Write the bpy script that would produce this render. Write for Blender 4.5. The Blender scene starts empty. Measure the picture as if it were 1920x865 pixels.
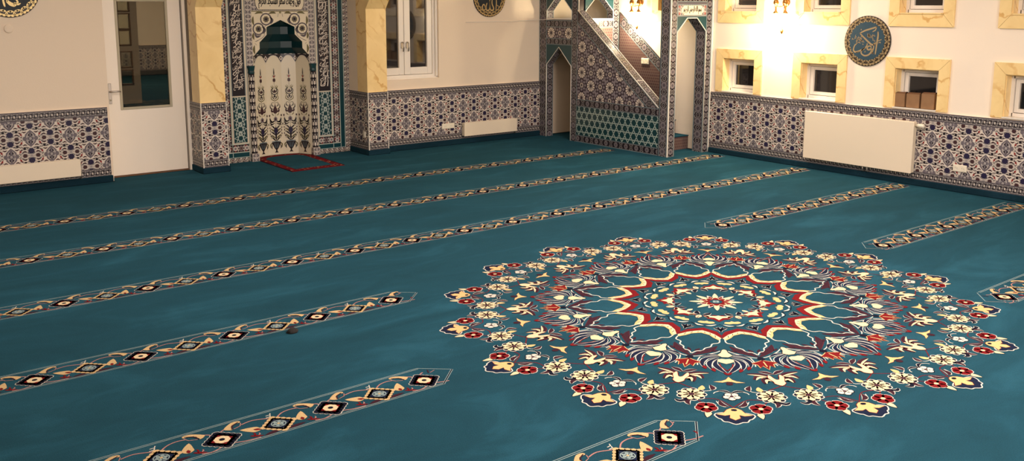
import bpy, math, random
from math import sin, cos, pi, radians as rad
from mathutils import Vector, Matrix, noise as mnoise
random.seed(4)
K = 8/7            # plan units -> metres
LS = 0.0007        # relief step between pattern layers
C = bpy.context.scene.collection

# ------------------------------------------------------------------ materials
def lin(c):
    r = []
    for v in c:
        v /= 255
        r.append(v/12.92 if v <= .04045 else ((v+.055)/1.055)**2.4)
    return (*r, 1)
MATS = {}
def new(name):
    m = bpy.data.materials.new(name); m.use_nodes = True
    nt = m.node_tree; b = nt.nodes['Principled BSDF']
    return m, nt, b
def simple(name, rgb, rough=.5, metal=0, bump=0, scale=40, var=0, spec=.5):
    m, nt, b = new(name)
    b.inputs['Base Color'].default_value = lin(rgb)
    b.inputs['Roughness'].default_value = rough
    b.inputs['Metallic'].default_value = metal
    b.inputs['Specular IOR Level'].default_value = spec
    if bump or var:
        tc = nt.nodes.new('ShaderNodeTexCoord')
        n = nt.nodes.new('ShaderNodeTexNoise'); n.inputs['Scale'].default_value = scale
        n.inputs['Detail'].default_value = 5
        nt.links.new(tc.outputs['Object'], n.inputs['Vector'])
        if bump:
            bp = nt.nodes.new('ShaderNodeBump'); bp.inputs['Strength'].default_value = bump
            bp.inputs['Distance'].default_value = .01
            nt.links.new(n.outputs['Fac'], bp.inputs['Height']); nt.links.new(bp.outputs['Normal'], b.inputs['Normal'])
        if var:
            r = nt.nodes.new('ShaderNodeValToRGB')
            r.color_ramp.elements[0].position = .3; r.color_ramp.elements[1].position = .7
            r.color_ramp.elements[0].color = lin([max(0, c*(1-var)) for c in rgb])
            r.color_ramp.elements[1].color = lin([min(255, c*(1+var)) for c in rgb])
            nt.links.new(n.outputs['Fac'], r.inputs['Fac']); nt.links.new(r.outputs['Color'], b.inputs['Base Color'])
    MATS[name] = m
    return m
def carpet_material(name, rgb):
    m, nt, b = new(name)
    b.inputs['Roughness'].default_value = 1; b.inputs['Specular IOR Level'].default_value = .05
    b.inputs['Sheen Weight'].default_value = .12; b.inputs['Sheen Roughness'].default_value = .6
    b.inputs['Sheen Tint'].default_value = lin((90, 170, 190))
    tc = nt.nodes.new('ShaderNodeTexCoord')
    # brushed pile: stretched, warped noise lays the fibres light or dark
    mp = nt.nodes.new('ShaderNodeMapping'); mp.inputs['Rotation'].default_value = (0, 0, .45); mp.inputs['Scale'].default_value = (.75, 1.9, 1)
    nt.links.new(tc.outputs['Object'], mp.inputs['Vector'])
    n1 = nt.nodes.new('ShaderNodeTexNoise'); n1.inputs['Scale'].default_value = 1.3; n1.inputs['Detail'].default_value = 7; n1.inputs['Roughness'].default_value = .62; n1.inputs['Distortion'].default_value = .8
    nt.links.new(mp.outputs['Vector'], n1.inputs['Vector'])
    n2 = nt.nodes.new('ShaderNodeTexNoise'); n2.inputs['Scale'].default_value = 170; n2.inputs['Detail'].default_value = 2
    nt.links.new(tc.outputs['Object'], n2.inputs['Vector'])
    r = nt.nodes.new('ShaderNodeValToRGB'); e = r.color_ramp.elements
    e[0].position = .34; e[0].color = lin([c*.9 for c in rgb])
    e[1].position = .72; e[1].color = lin([min(255, c*1.2+5) for c in rgb])
    k = e.new(.52); k.color = lin(rgb)
    nt.links.new(n1.outputs['Fac'], r.inputs['Fac'])
    mx = nt.nodes.new('ShaderNodeMixRGB'); mx.blend_type = 'MULTIPLY'; mx.inputs['Fac'].default_value = .35
    nt.links.new(r.outputs['Color'], mx.inputs['Color1']); 
    r2 = nt.nodes.new('ShaderNodeValToRGB'); r2.color_ramp.elements[0].position = .35; r2.color_ramp.elements[0].color = (.55, .55, .55, 1); r2.color_ramp.elements[1].position = .6; r2.color_ramp.elements[1].color = (1.15, 1.15, 1.15, 1)
    nt.links.new(n2.outputs['Fac'], r2.inputs['Fac']); nt.links.new(r2.outputs['Color'], mx.inputs['Color2'])
    nt.links.new(mx.outputs['Color'], b.inputs['Base Color'])
    bp = nt.nodes.new('ShaderNodeBump'); bp.inputs['Strength'].default_value = .5; bp.inputs['Distance'].default_value = .004
    nt.links.new(n2.outputs['Fac'], bp.inputs['Height']); nt.links.new(bp.outputs['Normal'], b.inputs['Normal'])
    MATS[name] = m
def marble_material(name, light, vein, scale=2.3):
    m, nt, b = new(name)
    b.inputs['Roughness'].default_value = .28
    tc = nt.nodes.new('ShaderNodeTexCoord')
    mp = nt.nodes.new('ShaderNodeMapping'); mp.inputs['Rotation'].default_value = (.5, .6, .4)
    nt.links.new(tc.outputs['Object'], mp.inputs['Vector'])
    n = nt.nodes.new('ShaderNodeTexNoise'); n.inputs['Scale'].default_value = scale*1.6; n.inputs['Detail'].default_value = 6; n.inputs['Distortion'].default_value = 1.2
    w = nt.nodes.new('ShaderNodeTexWave'); w.inputs['Scale'].default_value = scale; w.inputs['Distortion'].default_value = 9; w.inputs['Detail'].default_value = 4; w.inputs['Detail Scale'].default_value = 1.4
    nt.links.new(mp.outputs['Vector'], n.inputs['Vector']); nt.links.new(mp.outputs['Vector'], w.inputs['Vector'])
    r = nt.nodes.new('ShaderNodeValToRGB'); e = r.color_ramp.elements
    e[0].position = 0; e[0].color = lin(vein); e[1].position = .10; e[1].color = lin(light)
    nt.links.new(w.outputs['Fac'], r.inputs['Fac'])
    n3 = nt.nodes.new('ShaderNodeTexNoise'); n3.inputs['Scale'].default_value = scale*1.1; n3.inputs['Detail'].default_value = 2
    nt.links.new(mp.outputs['Vector'], n3.inputs['Vector'])
    r3 = nt.nodes.new('ShaderNodeValToRGB'); r3.color_ramp.elements[0].position = .46; r3.color_ramp.elements[1].position = .62
    nt.links.new(n3.outputs['Fac'], r3.inputs['Fac'])
    sp = nt.nodes.new('ShaderNodeMixRGB'); sp.inputs['Color1'].default_value = lin(light)
    nt.links.new(r3.outputs['Color'], sp.inputs['Fac']); nt.links.new(r.outputs['Color'], sp.inputs['Color2'])
    r2 = nt.nodes.new('ShaderNodeValToRGB'); e = r2.color_ramp.elements
    e[0].position = .35; e[0].color = (.93, .9, .84, 1); e[1].position = .6; e[1].color = (1, 1, 1, 1)
    nt.links.new(n.outputs['Fac'], r2.inputs['Fac'])
    mx = nt.nodes.new('ShaderNodeMixRGB'); mx.blend_type = 'MULTIPLY'; mx.inputs['Fac'].default_value = 1
    nt.links.new(sp.outputs['Color'], mx.inputs['Color1']); nt.links.new(r2.outputs['Color'], mx.inputs['Color2'])
    nt.links.new(mx.outputs['Color'], b.inputs['Base Color'])
    MATS[name] = m
def glass_material(name, tint, gloss=.12):
    m, nt, b = new(name); nt.nodes.remove(b)
    out = [n for n in nt.nodes if n.type == 'OUTPUT_MATERIAL'][0]
    t = nt.nodes.new('ShaderNodeBsdfTransparent'); t.inputs['Color'].default_value = lin(tint)
    g = nt.nodes.new('ShaderNodeBsdfGlossy'); g.inputs['Roughness'].default_value = .02
    f = nt.nodes.new('ShaderNodeFresnel'); f.inputs['IOR'].default_value = 1.5
    mx = nt.nodes.new('ShaderNodeMixShader')
    nt.links.new(f.outputs['Fac'], mx.inputs['Fac']); nt.links.new(t.outputs[0], mx.inputs[1]); nt.links.new(g.outputs[0], mx.inputs[2])
    nt.links.new(mx.outputs[0], out.inputs['Surface']); MATS[name] = m
def glow_material(name, rgb, s):
    m, nt, b = new(name)
    b.inputs['Base Color'].default_value = lin(rgb); b.inputs['Emission Color'].default_value = lin(rgb); b.inputs['Emission Strength'].default_value = s
    MATS[name] = m

TEAL = (27, 64, 78)
carpet_material('carpet_teal', TEAL)
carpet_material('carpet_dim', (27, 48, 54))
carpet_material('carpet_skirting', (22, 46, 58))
for n, c in dict(cream=(222, 200, 160), white=(208, 202, 188), red=(118, 26, 30), gold=(220, 182, 124), sand=(206, 174, 126), ink=(24, 26, 40), maroon=(62, 34, 44), pink=(176, 128, 120), pale=(142, 160, 158), navy=(28, 36, 58)).items():
    simple('yarn_'+n, c, 1, bump=.4, scale=260, var=.06, spec=.05)
for n, c in dict(white=(226, 214, 200), grey=(122, 113, 118), dgrey=(86, 79, 86), lgrey=(168, 160, 156), navy=(46, 39, 66), maroon=(72, 48, 50), ink=(40, 33, 38), red=(150, 56, 52), teal=(26, 66, 72), dteal=(28, 62, 66), sage=(176, 194, 186), pearl=(206, 216, 206), olive=(112, 104, 66), cream=(226, 214, 188), brown=(62, 50, 58), steel=(112, 128, 134), tan=(112, 92, 86), rust=(96, 66, 64), mgrey=(132, 126, 124), lilac=(140, 130, 136), line=(80, 72, 74), band=(92, 86, 86)).items():
    simple('tile_'+n, c, .22, spec=.45)
simple('mat_red', (122, 30, 36), 1, bump=.4, scale=260, spec=.05)
simple('tile_hood', (8, 46, 50), .38, spec=.3)
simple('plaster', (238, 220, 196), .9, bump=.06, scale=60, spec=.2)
simple('plaster_lit', (254, 238, 216), .9, bump=.05, scale=60, spec=.2)  # same plaster with lamp brightness lifted into its colour, for the right wall
simple('ceiling_paint', (240, 232, 220), .9)
simple('concrete', (120, 118, 112), .9, bump=.2)
simple('white_lacquer', (250, 238, 220), .42, bump=.02, scale=90)
simple('white_frame', (238, 230, 218), .3)
simple('radiator_enamel', (242, 226, 200), .35)
simple('plastic_white', (240, 230, 208), .35)
simple('trim_white', (236, 228, 214), .35)
simple('grey_door_edge', (150, 142, 132), .6)
simple('gasket', (186, 176, 150), .6)
simple('chrome', (186, 176, 164), .35, .8)
simple('brass', (170, 120, 62), .3, 1)
simple('night_glass', (30, 27, 27), .03, spec=1)
simple('dark_grille', (58, 54, 54), .4, spec=.5)
simple('cardboard', (146, 110, 76), .85, var=.06, scale=8)
simple('cardboard_dark', (112, 76, 48), .85)
simple('board_gold', (196, 166, 112), .4, .15)
simple('board_gold_bright', (246, 214, 140), .4, .1)
simple('board_tan', (160, 136, 98), .5)
simple('board_teal', (34, 66, 82), .6)
simple('board_dark', (22, 32, 38), .6)
simple('board_rim', (40, 28, 18), .5)
simple('rubble_black', (30, 26, 24), .9, bump=.6, scale=30)
simple('leaf_panel', (176, 158, 138), .5)
marble_material('marble_yellow', (255, 224, 160), (228, 180, 108))
glass_material('clear_glass', (168, 166, 156))
glass_material('hall_glass', (235, 236, 228))
glow_material('lamp_globe', (255, 236, 200), 30)

# ------------------------------------------------------------------ 2-D pattern tools
def circ(cx, cy, rx, ry=None, n=12, rot=0):
    ry = rx if ry is None else ry
    return [(cx+rx*cos(rot+2*pi*i/n), cy+ry*sin(rot+2*pi*i/n)) for i in range(n)]
def scallop(cx, cy, R, lobes, depth=.18, m=4, rot=0, ry=None):
    s = 1 if ry is None else ry/R
    out = []
    for i in range(lobes*m):
        a = 2*pi*i/(lobes*m)+rot
        r = R*(1-depth+depth*abs(sin(pi*i/m)))
        out.append((cx+r*cos(a), cy+s*r*sin(a)))
    return out
def smooth(P, n=4, closed=False):
    if len(P) < 3: return list(P)
    N = len(P); out = []
    rng = range(N if closed else N-1)
    for i in rng:
        if closed: a, b, c, d = P[i-1], P[i], P[(i+1) % N], P[(i+2) % N]
        else: a, b, c, d = P[max(i-1, 0)], P[i], P[i+1], P[min(i+2, N-1)]
        for k in range(n):
            t = k/n
            out.append(tuple(.5*(2*b[j]+(c[j]-a[j])*t+(2*a[j]-5*b[j]+4*c[j]-d[j])*t*t+(3*b[j]-a[j]-3*c[j]+d[j])*t**3) for j in (0, 1)))
    if not closed: out.append(tuple(P[-1]))
    return out
def normals(P):
    out = []
    for i in range(len(P)):
        a = P[max(i-1, 0)]; b = P[min(i+1, len(P)-1)]
        dx, dy = b[0]-a[0], b[1]-a[1]; l = math.hypot(dx, dy) or 1
        out.append((-dy/l, dx/l))
    return out
def strip(P, W):
    N = normals(P); q = []
    for i in range(len(P)-1):
        w0, w1 = W[i]/2, W[i+1]/2
        q.append([(P[i][0]+N[i][0]*w0, P[i][1]+N[i][1]*w0), (P[i][0]-N[i][0]*w0, P[i][1]-N[i][1]*w0),
                  (P[i+1][0]-N[i+1][0]*w1, P[i+1][1]-N[i+1][1]*w1), (P[i+1][0]+N[i+1][0]*w1, P[i+1][1]+N[i+1][1]*w1)])
    return q
def blade_poly(P, w, n=4, peak=.45):
    P = smooth(P, n); L = len(P)-1; N = normals(P); a, b = [], []
    for i, p in enumerate(P):
        t = i/L
        f = (t/peak)**.7 if t < peak else max(0, 1-((t-peak)/(1-peak))**1.6)
        h = w/2*max(f, .02)
        a.append((p[0]+N[i][0]*h, p[1]+N[i][1]*h)); b.append((p[0]-N[i][0]*h, p[1]-N[i][1]*h))
    return a+b[::-1]
def grow(poly, d):
    n = len(poly)
    A = sum(poly[i][0]*poly[(i+1) % n][1]-poly[(i+1) % n][0]*poly[i][1] for i in range(n))
    s = 1 if A > 0 else -1; out = []
    for i in range(n):
        a, c = poly[i-1], poly[(i+1) % n]
        dx, dy = c[0]-a[0], c[1]-a[1]; l = math.hypot(dx, dy) or 1
        out.append((poly[i][0]+s*dy/l*d, poly[i][1]-s*dx/l*d))
    return out
def clip_poly(poly, region):
    out = poly
    for i in range(len(region)):
        (ax, ay), (bx, by) = region[i], region[(i+1) % len(region)]
        inp, out = out, []
        if not inp: return []
        def side(p): return (bx-ax)*(p[1]-ay)-(by-ay)*(p[0]-ax)
        for j in range(len(inp)):
            p, q = inp[j-1], inp[j]; sp, sq = side(p), side(q)
            if (sp >= 0) != (sq >= 0):
                t = sp/(sp-sq); out.append((p[0]+t*(q[0]-p[0]), p[1]+t*(q[1]-p[1])))
            if sq >= 0: out.append(q)
    return out
def rect(x0, y0, x1, y1): return [(x0, y0), (x1, y0), (x1, y1), (x0, y1)]

class Pat:
    def __init__(self): self.items = []
    def add(self, poly, col, layer=1):
        if len(poly) >= 3: self.items.append((poly, col, layer))
        return self
    def rect(self, x0, y0, x1, y1, col, layer=1): return self.add(rect(x0, y0, x1, y1), col, layer)
    def line(self, P, w, col, layer=1, closed=False):
        if closed: P = list(P)+[P[0]]
        for q in strip(P, [w]*len(P)): self.add(q, col, layer)
    def ring(self, cx, cy, r, w, col, layer=1, n=14, ry=None):
        o = circ(cx, cy, r+w/2, None if ry is None else ry+w/2, n); i = circ(cx, cy, r-w/2, None if ry is None else ry-w/2, n)
        for k in range(n): self.add([o[k], o[(k+1) % n], i[(k+1) % n], i[k]], col, layer)
    def edged(self, poly, col, edge, d, layer=1):
        self.add(grow(poly, d), edge, layer); self.add(poly, col, layer+1)
    def blade(self, P, w, col, layer=1, edge=None, d=.003, n=4, peak=.45):
        b = blade_poly(P, w, n, peak)
        if edge: self.add(blade_poly(P, w+2*d, n, peak), edge, layer); self.add(b, col, layer+1)
        else: self.add(b, col, layer)
    def flower(self, cx, cy, R, n, col, layer=1, centre=None, edge=None, d=.004, rot=0, pw=None):
        pw = pw or R*.95*min(1, 4.2/n)
        for k in range(n):
            a = rot+2*pi*k/n
            p = circ(cx+R*.58*cos(a), cy+R*.58*sin(a), R*.44, pw/2, 8)
            p = [(cx+R*.58*cos(a)+(x-cx-R*.58*cos(a))*cos(a)-(y-cy-R*.58*sin(a))*sin(a), cy+R*.58*sin(a)+(x-cx-R*.58*cos(a))*sin(a)+(y-cy-R*.58*sin(a))*cos(a)) for x, y in p]
            if edge: self.add(grow(p, d), edge, layer)
            self.add(p, col, layer+1)
        if centre: self.add(circ(cx, cy, R*.24, None, 8), centre, layer+2)
    def stamp(self, o, sx=1, sy=None, rot=0, tx=0, ty=0, lay=0, fn=None):
        sy = sx if sy is None else sy; c, s = cos(rot), sin(rot); flip = sx*sy < 0
        for p, col, l in o.items:
            q = [(c*sx*x-s*sy*y+tx, s*sx*x+c*sy*y+ty) for x, y in p]
            if flip: q = q[::-1]
            self.items.append((q, col, l+lay))
        return self
    def scaled(self, sx, sy, tx, ty): return Pat().stamp(self, sx, sy, 0, tx, ty)
    def clip(self, region):
        r = Pat()
        for p, col, l in self.items:
            q = clip_poly(p, region)
            if len(q) >= 3: r.items.append((q, col, l))
        return r

# ------------------------------------------------------------------ 3-D mesh builder
class MB:
    def __init__(self): self.v, self.f, self.m, self.names, self.sm = [], [], [], [], []
    def mi(self, n):
        if n not in self.names: self.names.append(n)
        return self.names.index(n)
    def face(self, pts, mat, sm=False):
        b = len(self.v); self.v += [tuple(p) for p in pts]
        self.f.append(list(range(b, b+len(pts)))); self.m.append(self.mi(mat)); self.sm.append(sm)
    def box(self, x0, y0, z0, x1, y1, z1, mat):
        x0, x1 = sorted((x0, x1)); y0, y1 = sorted((y0, y1)); z0, z1 = sorted((z0, z1))
        b = len(self.v); self.v += [(x, y, z) for z in (z0, z1) for y in (y0, y1) for x in (x0, x1)]
        for q in ((0, 2, 3, 1), (4, 5, 7, 6), (0, 1, 5, 4), (1, 3, 7, 5), (3, 2, 6, 7), (2, 0, 4, 6)):
            self.f.append([b+i for i in q]); self.m.append(self.mi(mat)); self.sm.append(False)
        return self
    def bbox(self, x0, y0, z0, x1, y1, z1, mat, bv=.006):
        """box with chamfered vertical and horizontal edges"""
        x0, x1 = sorted((x0, x1)); y0, y1 = sorted((y0, y1)); z0, z1 = sorted((z0, z1))
        rings = []
        for z, i in ((z0, bv), (z0+bv, 0), (z1-bv, 0), (z1, bv)):
            c = bv
            rings.append([(x0+c, y0+i, z), (x1-c, y0+i, z), (x1-i, y0+c, z), (x1-i, y1-c, z), (x1-c, y1-i, z), (x0+c, y1-i, z), (x0+i, y1-c, z), (x0+i, y0+c, z)])
        self.loft(rings, mat, closed=True, caps=True); return self
    def loft(self, rings, mat, closed=True, caps=False, sm=False):
        b = len(self.v); n = len(rings[0])
        for r in rings: self.v += [tuple(p) for p in r]
        mi = self.mi(mat)
        for j in range(len(rings)-1):
            for i in range(n if closed else n-1):
                k = (i+1) % n
                self.f.append([b+j*n+i, b+j*n+k, b+(j+1)*n+k, b+(j+1)*n+i]); self.m.append(mi); self.sm.append(sm)
        if caps:
            self.f.append([b+i for i in range(n)][::-1]); self.m.append(mi); self.sm.append(False)
            self.f.append([b+(len(rings)-1)*n+i for i in range(n)]); self.m.append(mi); self.sm.append(False)
    def lathe(self, c, prof, mat, axis='z', n=20, sm=True):
        rings = []
        for r, h in prof:
            ring = []
            for i in range(n):
                a = 2*pi*i/n; u, w = r*cos(a), r*sin(a)
                ring.append({'z': (c[0]+u, c[1]+w, c[2]+h), 'x': (c[0]+h, c[1]+u, c[2]+w), 'y': (c[0]+u, c[1]+h, c[2]+w)}[axis])
            rings.append(ring)
        self.loft(rings, mat, True, True, sm); return self
    def tube(self, P, r, mat, n=8, sm=True):
        P = [Vector(p) for p in P]; rings = []
        R = r if isinstance(r, (list, tuple)) else [r]*len(P)
        up = None
        for i, p in enumerate(P):
            t = (P[min(i+1, len(P)-1)]-P[max(i-1, 0)]).normalized()
            if up is None: up = t.orthogonal().normalized()
            up = (up-t*up.dot(t)).normalized(); s = t.cross(up)
            rings.append([tuple(p+up*R[i]*cos(2*pi*k/n)+s*R[i]*sin(2*pi*k/n)) for k in range(n)])
        self.loft(rings, mat, True, True, sm); return self
    def prism(self, poly, O, U, V, t, mat, back=True):
        """flat polygon in frame (O,U,V) with its face at O and thickness t behind it"""
        U, V, O = Vector(U), Vector(V), Vector(O); N = U.cross(V)
        A = sum(poly[i][0]*poly[(i+1) % len(poly)][1]-poly[(i+1) % len(poly)][0]*poly[i][1] for i in range(len(poly)))
        if A < 0: poly = poly[::-1]
        f = [O+U*x+V*y for x, y in poly]; b = [p-N*t for p in f]; n = len(f)
        self.face(f, mat)
        if back: self.face(b[::-1], mat)
        for i in range(n):
            k = (i+1) % n; self.face([f[i], b[i], b[k], f[k]], mat)
        return self
    def pat(self, P, O, U, V, off=.0006, ls=LS):
        U, V, O = Vector(U), Vector(V), Vector(O); N = U.cross(V).normalized()
        for poly, col, l in P.items:
            o = O+N*(off+ls*l); A = sum(poly[i][0]*poly[(i+1) % len(poly)][1]-poly[(i+1) % len(poly)][0]*poly[i][1] for i in range(len(poly)))
            if A < 0: poly = poly[::-1]
            self.face([o+U*x+V*y for x, y in poly], col)
        return self
    def build(self, name, parent=None, **props):
        off = Vector((0, 0, 0)); p = parent
        while p is not None: off += p.location/1; p = p.parent
        me = bpy.data.meshes.new(name)
        me.from_pydata([tuple(Vector(v)*K-off) for v in self.v], [], self.f)
        for n in self.names: me.materials.append(MATS[n])
        me.polygons.foreach_set('material_index', self.m); me.polygons.foreach_set('use_smooth', self.sm)
        me.update()
        o = bpy.data.objects.new(name, me); C.objects.link(o)
        if parent is not None: o.parent = parent
        for k, v in props.items(): o[k] = v
        return o
def thing(name, loc, label=None, category=None, group=None, kind=None):
    o = bpy.data.objects.new(name, None); C.objects.link(o); o.empty_display_size = .05
    o.location = Vector(loc)*K
    if label: o['label'] = label
    if category: o['category'] = category
    if group: o['group'] = group
    if kind: o['kind'] = kind
    return o
BX, BZ = (1, 0, 0), (0, 0, 1)      # frame of a wall that faces -Y
RX = (0, -1, 0)                    # frame of a wall that faces -X (u runs along -Y)

# ------------------------------------------------------------------ Arabic lettering from joined letter forms
FORMS = {'ا': (0xFE8D, 2), 'ب': (0xFE8F, 4), 'ة': (0xFE93, 2), 'ت': (0xFE95, 4), 'ث': (0xFE99, 4), 'ج': (0xFE9D, 4), 'ح': (0xFEA1, 4), 'خ': (0xFEA5, 4), 'د': (0xFEA9, 2), 'ذ': (0xFEAB, 2), 'ر': (0xFEAD, 2), 'ز': (0xFEAF, 2), 'س': (0xFEB1, 4), 'ش': (0xFEB5, 4), 'ص': (0xFEB9, 4), 'ض': (0xFEBD, 4), 'ط': (0xFEC1, 4), 'ع': (0xFEC9, 4), 'ف': (0xFED1, 4), 'ق': (0xFED5, 4), 'ك': (0xFED9, 4), 'ل': (0xFEDD, 4), 'م': (0xFEE1, 4), 'ن': (0xFEE5, 4), 'ه': (0xFEE9, 4), 'و': (0xFEED, 2), 'ى': (0xFEEF, 2), 'ي': (0xFEF1, 4)}
def joined(s):
    out = []
    for w in s.split(' '):
        r = []
        for i, ch in enumerate(w):
            b, n = FORMS[ch]
            prev = i > 0 and FORMS[w[i-1]][1] == 4
            nxt = i < len(w)-1
            if n == 2: r.append(chr(b+(1 if prev else 0)))
            else: r.append(chr(b+(3 if prev and nxt else 1 if prev else 2 if nxt else 0)))
        out.append(''.join(r[::-1]))
    return ' '.join(out[::-1])
_text = {}
def text_pat(s, col, layer, res=2):
    """lettering as flat polygons, normalised to a unit box"""
    if s not in _text:
        cu = bpy.data.curves.new('lettering', 'FONT'); cu.body = joined(s); cu.resolution_u = res
        ob = bpy.data.objects.new('lettering', cu); C.objects.link(ob)
        bpy.context.view_layer.update()
        me = ob.evaluated_get(bpy.context.evaluated_depsgraph_get()).to_mesh()
        pts = [(v.co.x, v.co.y) for v in me.vertices]
        polys = [[pts[i] for i in p.vertices] for p in me.polygons]
        x0 = min(p[0] for p in pts); x1 = max(p[0] for p in pts); y0 = min(p[1] for p in pts); y1 = max(p[1] for p in pts)
        _text[s] = [[((x-x0)/(x1-x0), (y-y0)/(y1-y0)) for x, y in q] for q in polys]
        C.objects.unlink(ob); bpy.data.objects.remove(ob); bpy.data.curves.remove(cu)
    P = Pat()
    for q in _text[s]: P.add(q, col, layer)
    return P

# ------------------------------------------------------------------ camera
f, cy = 1710.84, 288.07
R = ((0.788, -0.615, 0.002), (-0.098, -0.128, -0.987), (0.608, 0.778, -0.161))
yaw, pitch, roll = rad(38.00034883), rad(9.26546883), rad(0.11413889)
fw = Vector((sin(yaw)*cos(pitch), cos(yaw)*cos(pitch), -sin(pitch)))
r0 = Vector((cos(yaw), -sin(yaw), 0)); u0 = r0.cross(fw)
rr, uu = r0*cos(roll)+u0*sin(roll), -r0*sin(roll)+u0*cos(roll)
cd = bpy.data.cameras.new('camera'); cam = bpy.data.objects.new('camera', cd); C.objects.link(cam)
M = Matrix((rr, uu, -fw)).transposed().to_4x4(); M.translation = Vector((0, 0, 1.75*K)); cam.matrix_world = M
cd.sensor_width = 36; cd.sensor_fit = 'HORIZONTAL'; cd.lens = f/1920*36; cd.shift_y = -(432.5-cy)/1920; cd.clip_start = .05; cd.clip_end = 200
bpy.context.scene.camera = cam

# ------------------------------------------------------------------ carpet
CX, CY, EA, EB = 2.39*1.75, 1.9275*1.75, .953*1.75, .874*1.75
def medallion():
    P = Pat(); A = Pat(); H = Pat()     # A: petal on the axis, H: half way between two petals  (radius along +y, tip at 1)
    y = 'yarn_'
    cr, wh, rd, gd, ik, mr, nv = y+'cream', y+'white', y+'red', y+'gold', y+'ink', y+'maroon', y+'navy'
    pk = y+'pink'
    # --- large palmette
    A.edged([(0, .484), (.007, .49), (.011, .512), (.024, .535), (.01, .55), (-.01, .55), (-.024, .535), (-.011, .512), (-.007, .49)], cr, ik, .003, 3)
    for s in (-1, 1):
        A.blade([(s*.008, .536), (s*.045, .534), (s*.08, .55)], .011, nv, 2, wh, .003)
        A.blade([(s*.014, .545), (s*.058, .562), (s*.074, .60), (s*.068, .642)], .016, nv, 2, wh, .0032)
        A.blade([(s*.02, .558), (s*.046, .585), (s*.052, .622), (s*.041, .663)], .016, nv, 3, wh, .0032)
        A.blade([(s*.026, .575), (s*.034, .612), (s*.02, .652), (0, .686)], .018, nv, 5, wh, .0032)
        A.line(smooth([(s*.02, .606), (s*.017, .63), (0, .662)], 3), .004, rd, 7)
        for px, py in ((.067, .64), (.041, .66)): A.add(blade_poly([(s*(px+.002), py-.018), (s*px, py-.004), (s*(px-.004), py+.01)], .014), rd, 6)
        A.line(smooth([(s*.078, .552), (s*.086, .58), (s*.088, .62)], 3), .004, wh, 2)
    A.add(blade_poly([(-.012, .674), (0, .688), (.012, .674)], .014), rd, 7)
    A.add([(-.024, .572), (-.012, .566), (0, .569), (.012, .566), (.024, .572), (.026, .588), (.013, .599), (0, .607), (-.013, .599), (-.026, .588)], cr, 7)
    # --- bud
    A.edged([(0, .706), (.009, .727), (.022, .738), (.046, .746), (.02, .749), (.006, .742), (-.006, .742), (-.02, .749), (-.046, .746), (-.022, .738), (-.009, .727)], gd, rd, .0015, 2)
    A.add(circ(0, .757, .011, .012, 8), mr, 4)
    # --- white flower with black leaves
    A.flower(0, .846, .025, 5, wh, 2, y+'maroon', ik, .003, pi/2, .022)
    for s in (-1, 1):
        A.blade([(0, .823), (s*.018, .81), (s*.04, .81)], .01, ik, 2, wh, .002)
        A.line(smooth([(s*.034, .812), (s*.046, .82), (s*.05, .83)], 3), .003, wh, 2)
        # dark leaves above the tip flower
        A.blade([(s*.012, .915), (s*.03, .9), (s*.036, .872)], .014, mr, 3, wh, .002)
        A.blade([(s*.02, .918), (s*.034, .905), (s*.046, .878)], .008, wh, 3)
        # daisy
        dx, dy = s*.112, .838
        A.add(grow(scallop(dx, dy, .042, 9, .2, 4), .0032), wh, 2); A.add(scallop(dx, dy, .042, 9, .2, 4), ik, 3)
        A.flower(dx, dy, .0375, 9, cr, 4, y+'maroon', None, 0, 0, .021)
        A.add(blade_poly([(s*.092, .808), (s*.082, .795), (s*.08, .775)], .02), gd, 3)
        A.line(smooth([(s*.088, .815), (s*.06, .81), (s*.045, .79)], 3), .003, wh, 2)
        A.blade([(s*.055, .805), (s*.05, .79), (s*.058, .768)], .016, mr, 2, wh, .003)
        A.blade([(s*.122, .87), (s*.145, .885), (s*.16, .872)], .014, ik, 2, wh, .003)
        A.blade([(s*.115, .872), (s*.125, .89), (s*.118, .91)], .014, mr, 2, wh, .003)
        # red flower and its leaf
        A.flower(s*.074, .922, .031, 5, rd, 3, cr, wh, .0026, pi/2*s, .033)
        A.edged(blade_poly([(s*.068, .948), (s*.07, .962), (s*.074, .985)], .02), cr, ik, .002, 2)
        # stems
        A.line(smooth([(0, .918), (s*.04, .868), (s*.085, .865)], 4), .0028, rd, 1)
        A.line(smooth([(s*.1, .87), (s*.09, .885), (s*.08, .9)], 3), .0028, rd, 1)
    # --- tip flower
    fan = [(-.05, .962), (-.045, .985), (-.036, .992), (-.03, 1.006), (-.018, 1.008), (0, 1.02), (.018, 1.008), (.03, 1.006), (.036, .992), (.045, .985), (.05, .962), (0, .95)]
    A.add(grow(smooth(fan, 3, True), .004), wh, 3); A.add(smooth(fan, 3, True), nv, 4)
    A.edged([(-.048, .966), (-.028, .953), (-.02, .935), (-.01, .926), (0, .923), (.01, .926), (.02, .935), (.028, .953), (.048, .966), (.026, .972), (.012, .966), (.014, .985), (0, .998), (-.014, .985), (-.012, .966), (-.026, .972)], gd, rd, .002, 5)
    A.add(circ(0, .936, .009, .007, 8), ik, 7)
    # --- lily between the palmettes
    H.add(circ(0, .566, .013, .014, 8), ik, 4)
    H.edged([(-.042, .6), (-.016, .588), (0, .578), (.016, .588), (.042, .6), (.024, .612), (.022, .636), (.01, .622), (0, .652), (-.01, .622), (-.022, .636), (-.024, .612)], rd, gd, .003, 3)
    H.line([(0, .59), (0, .63)], .004, gd, 5)
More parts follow.
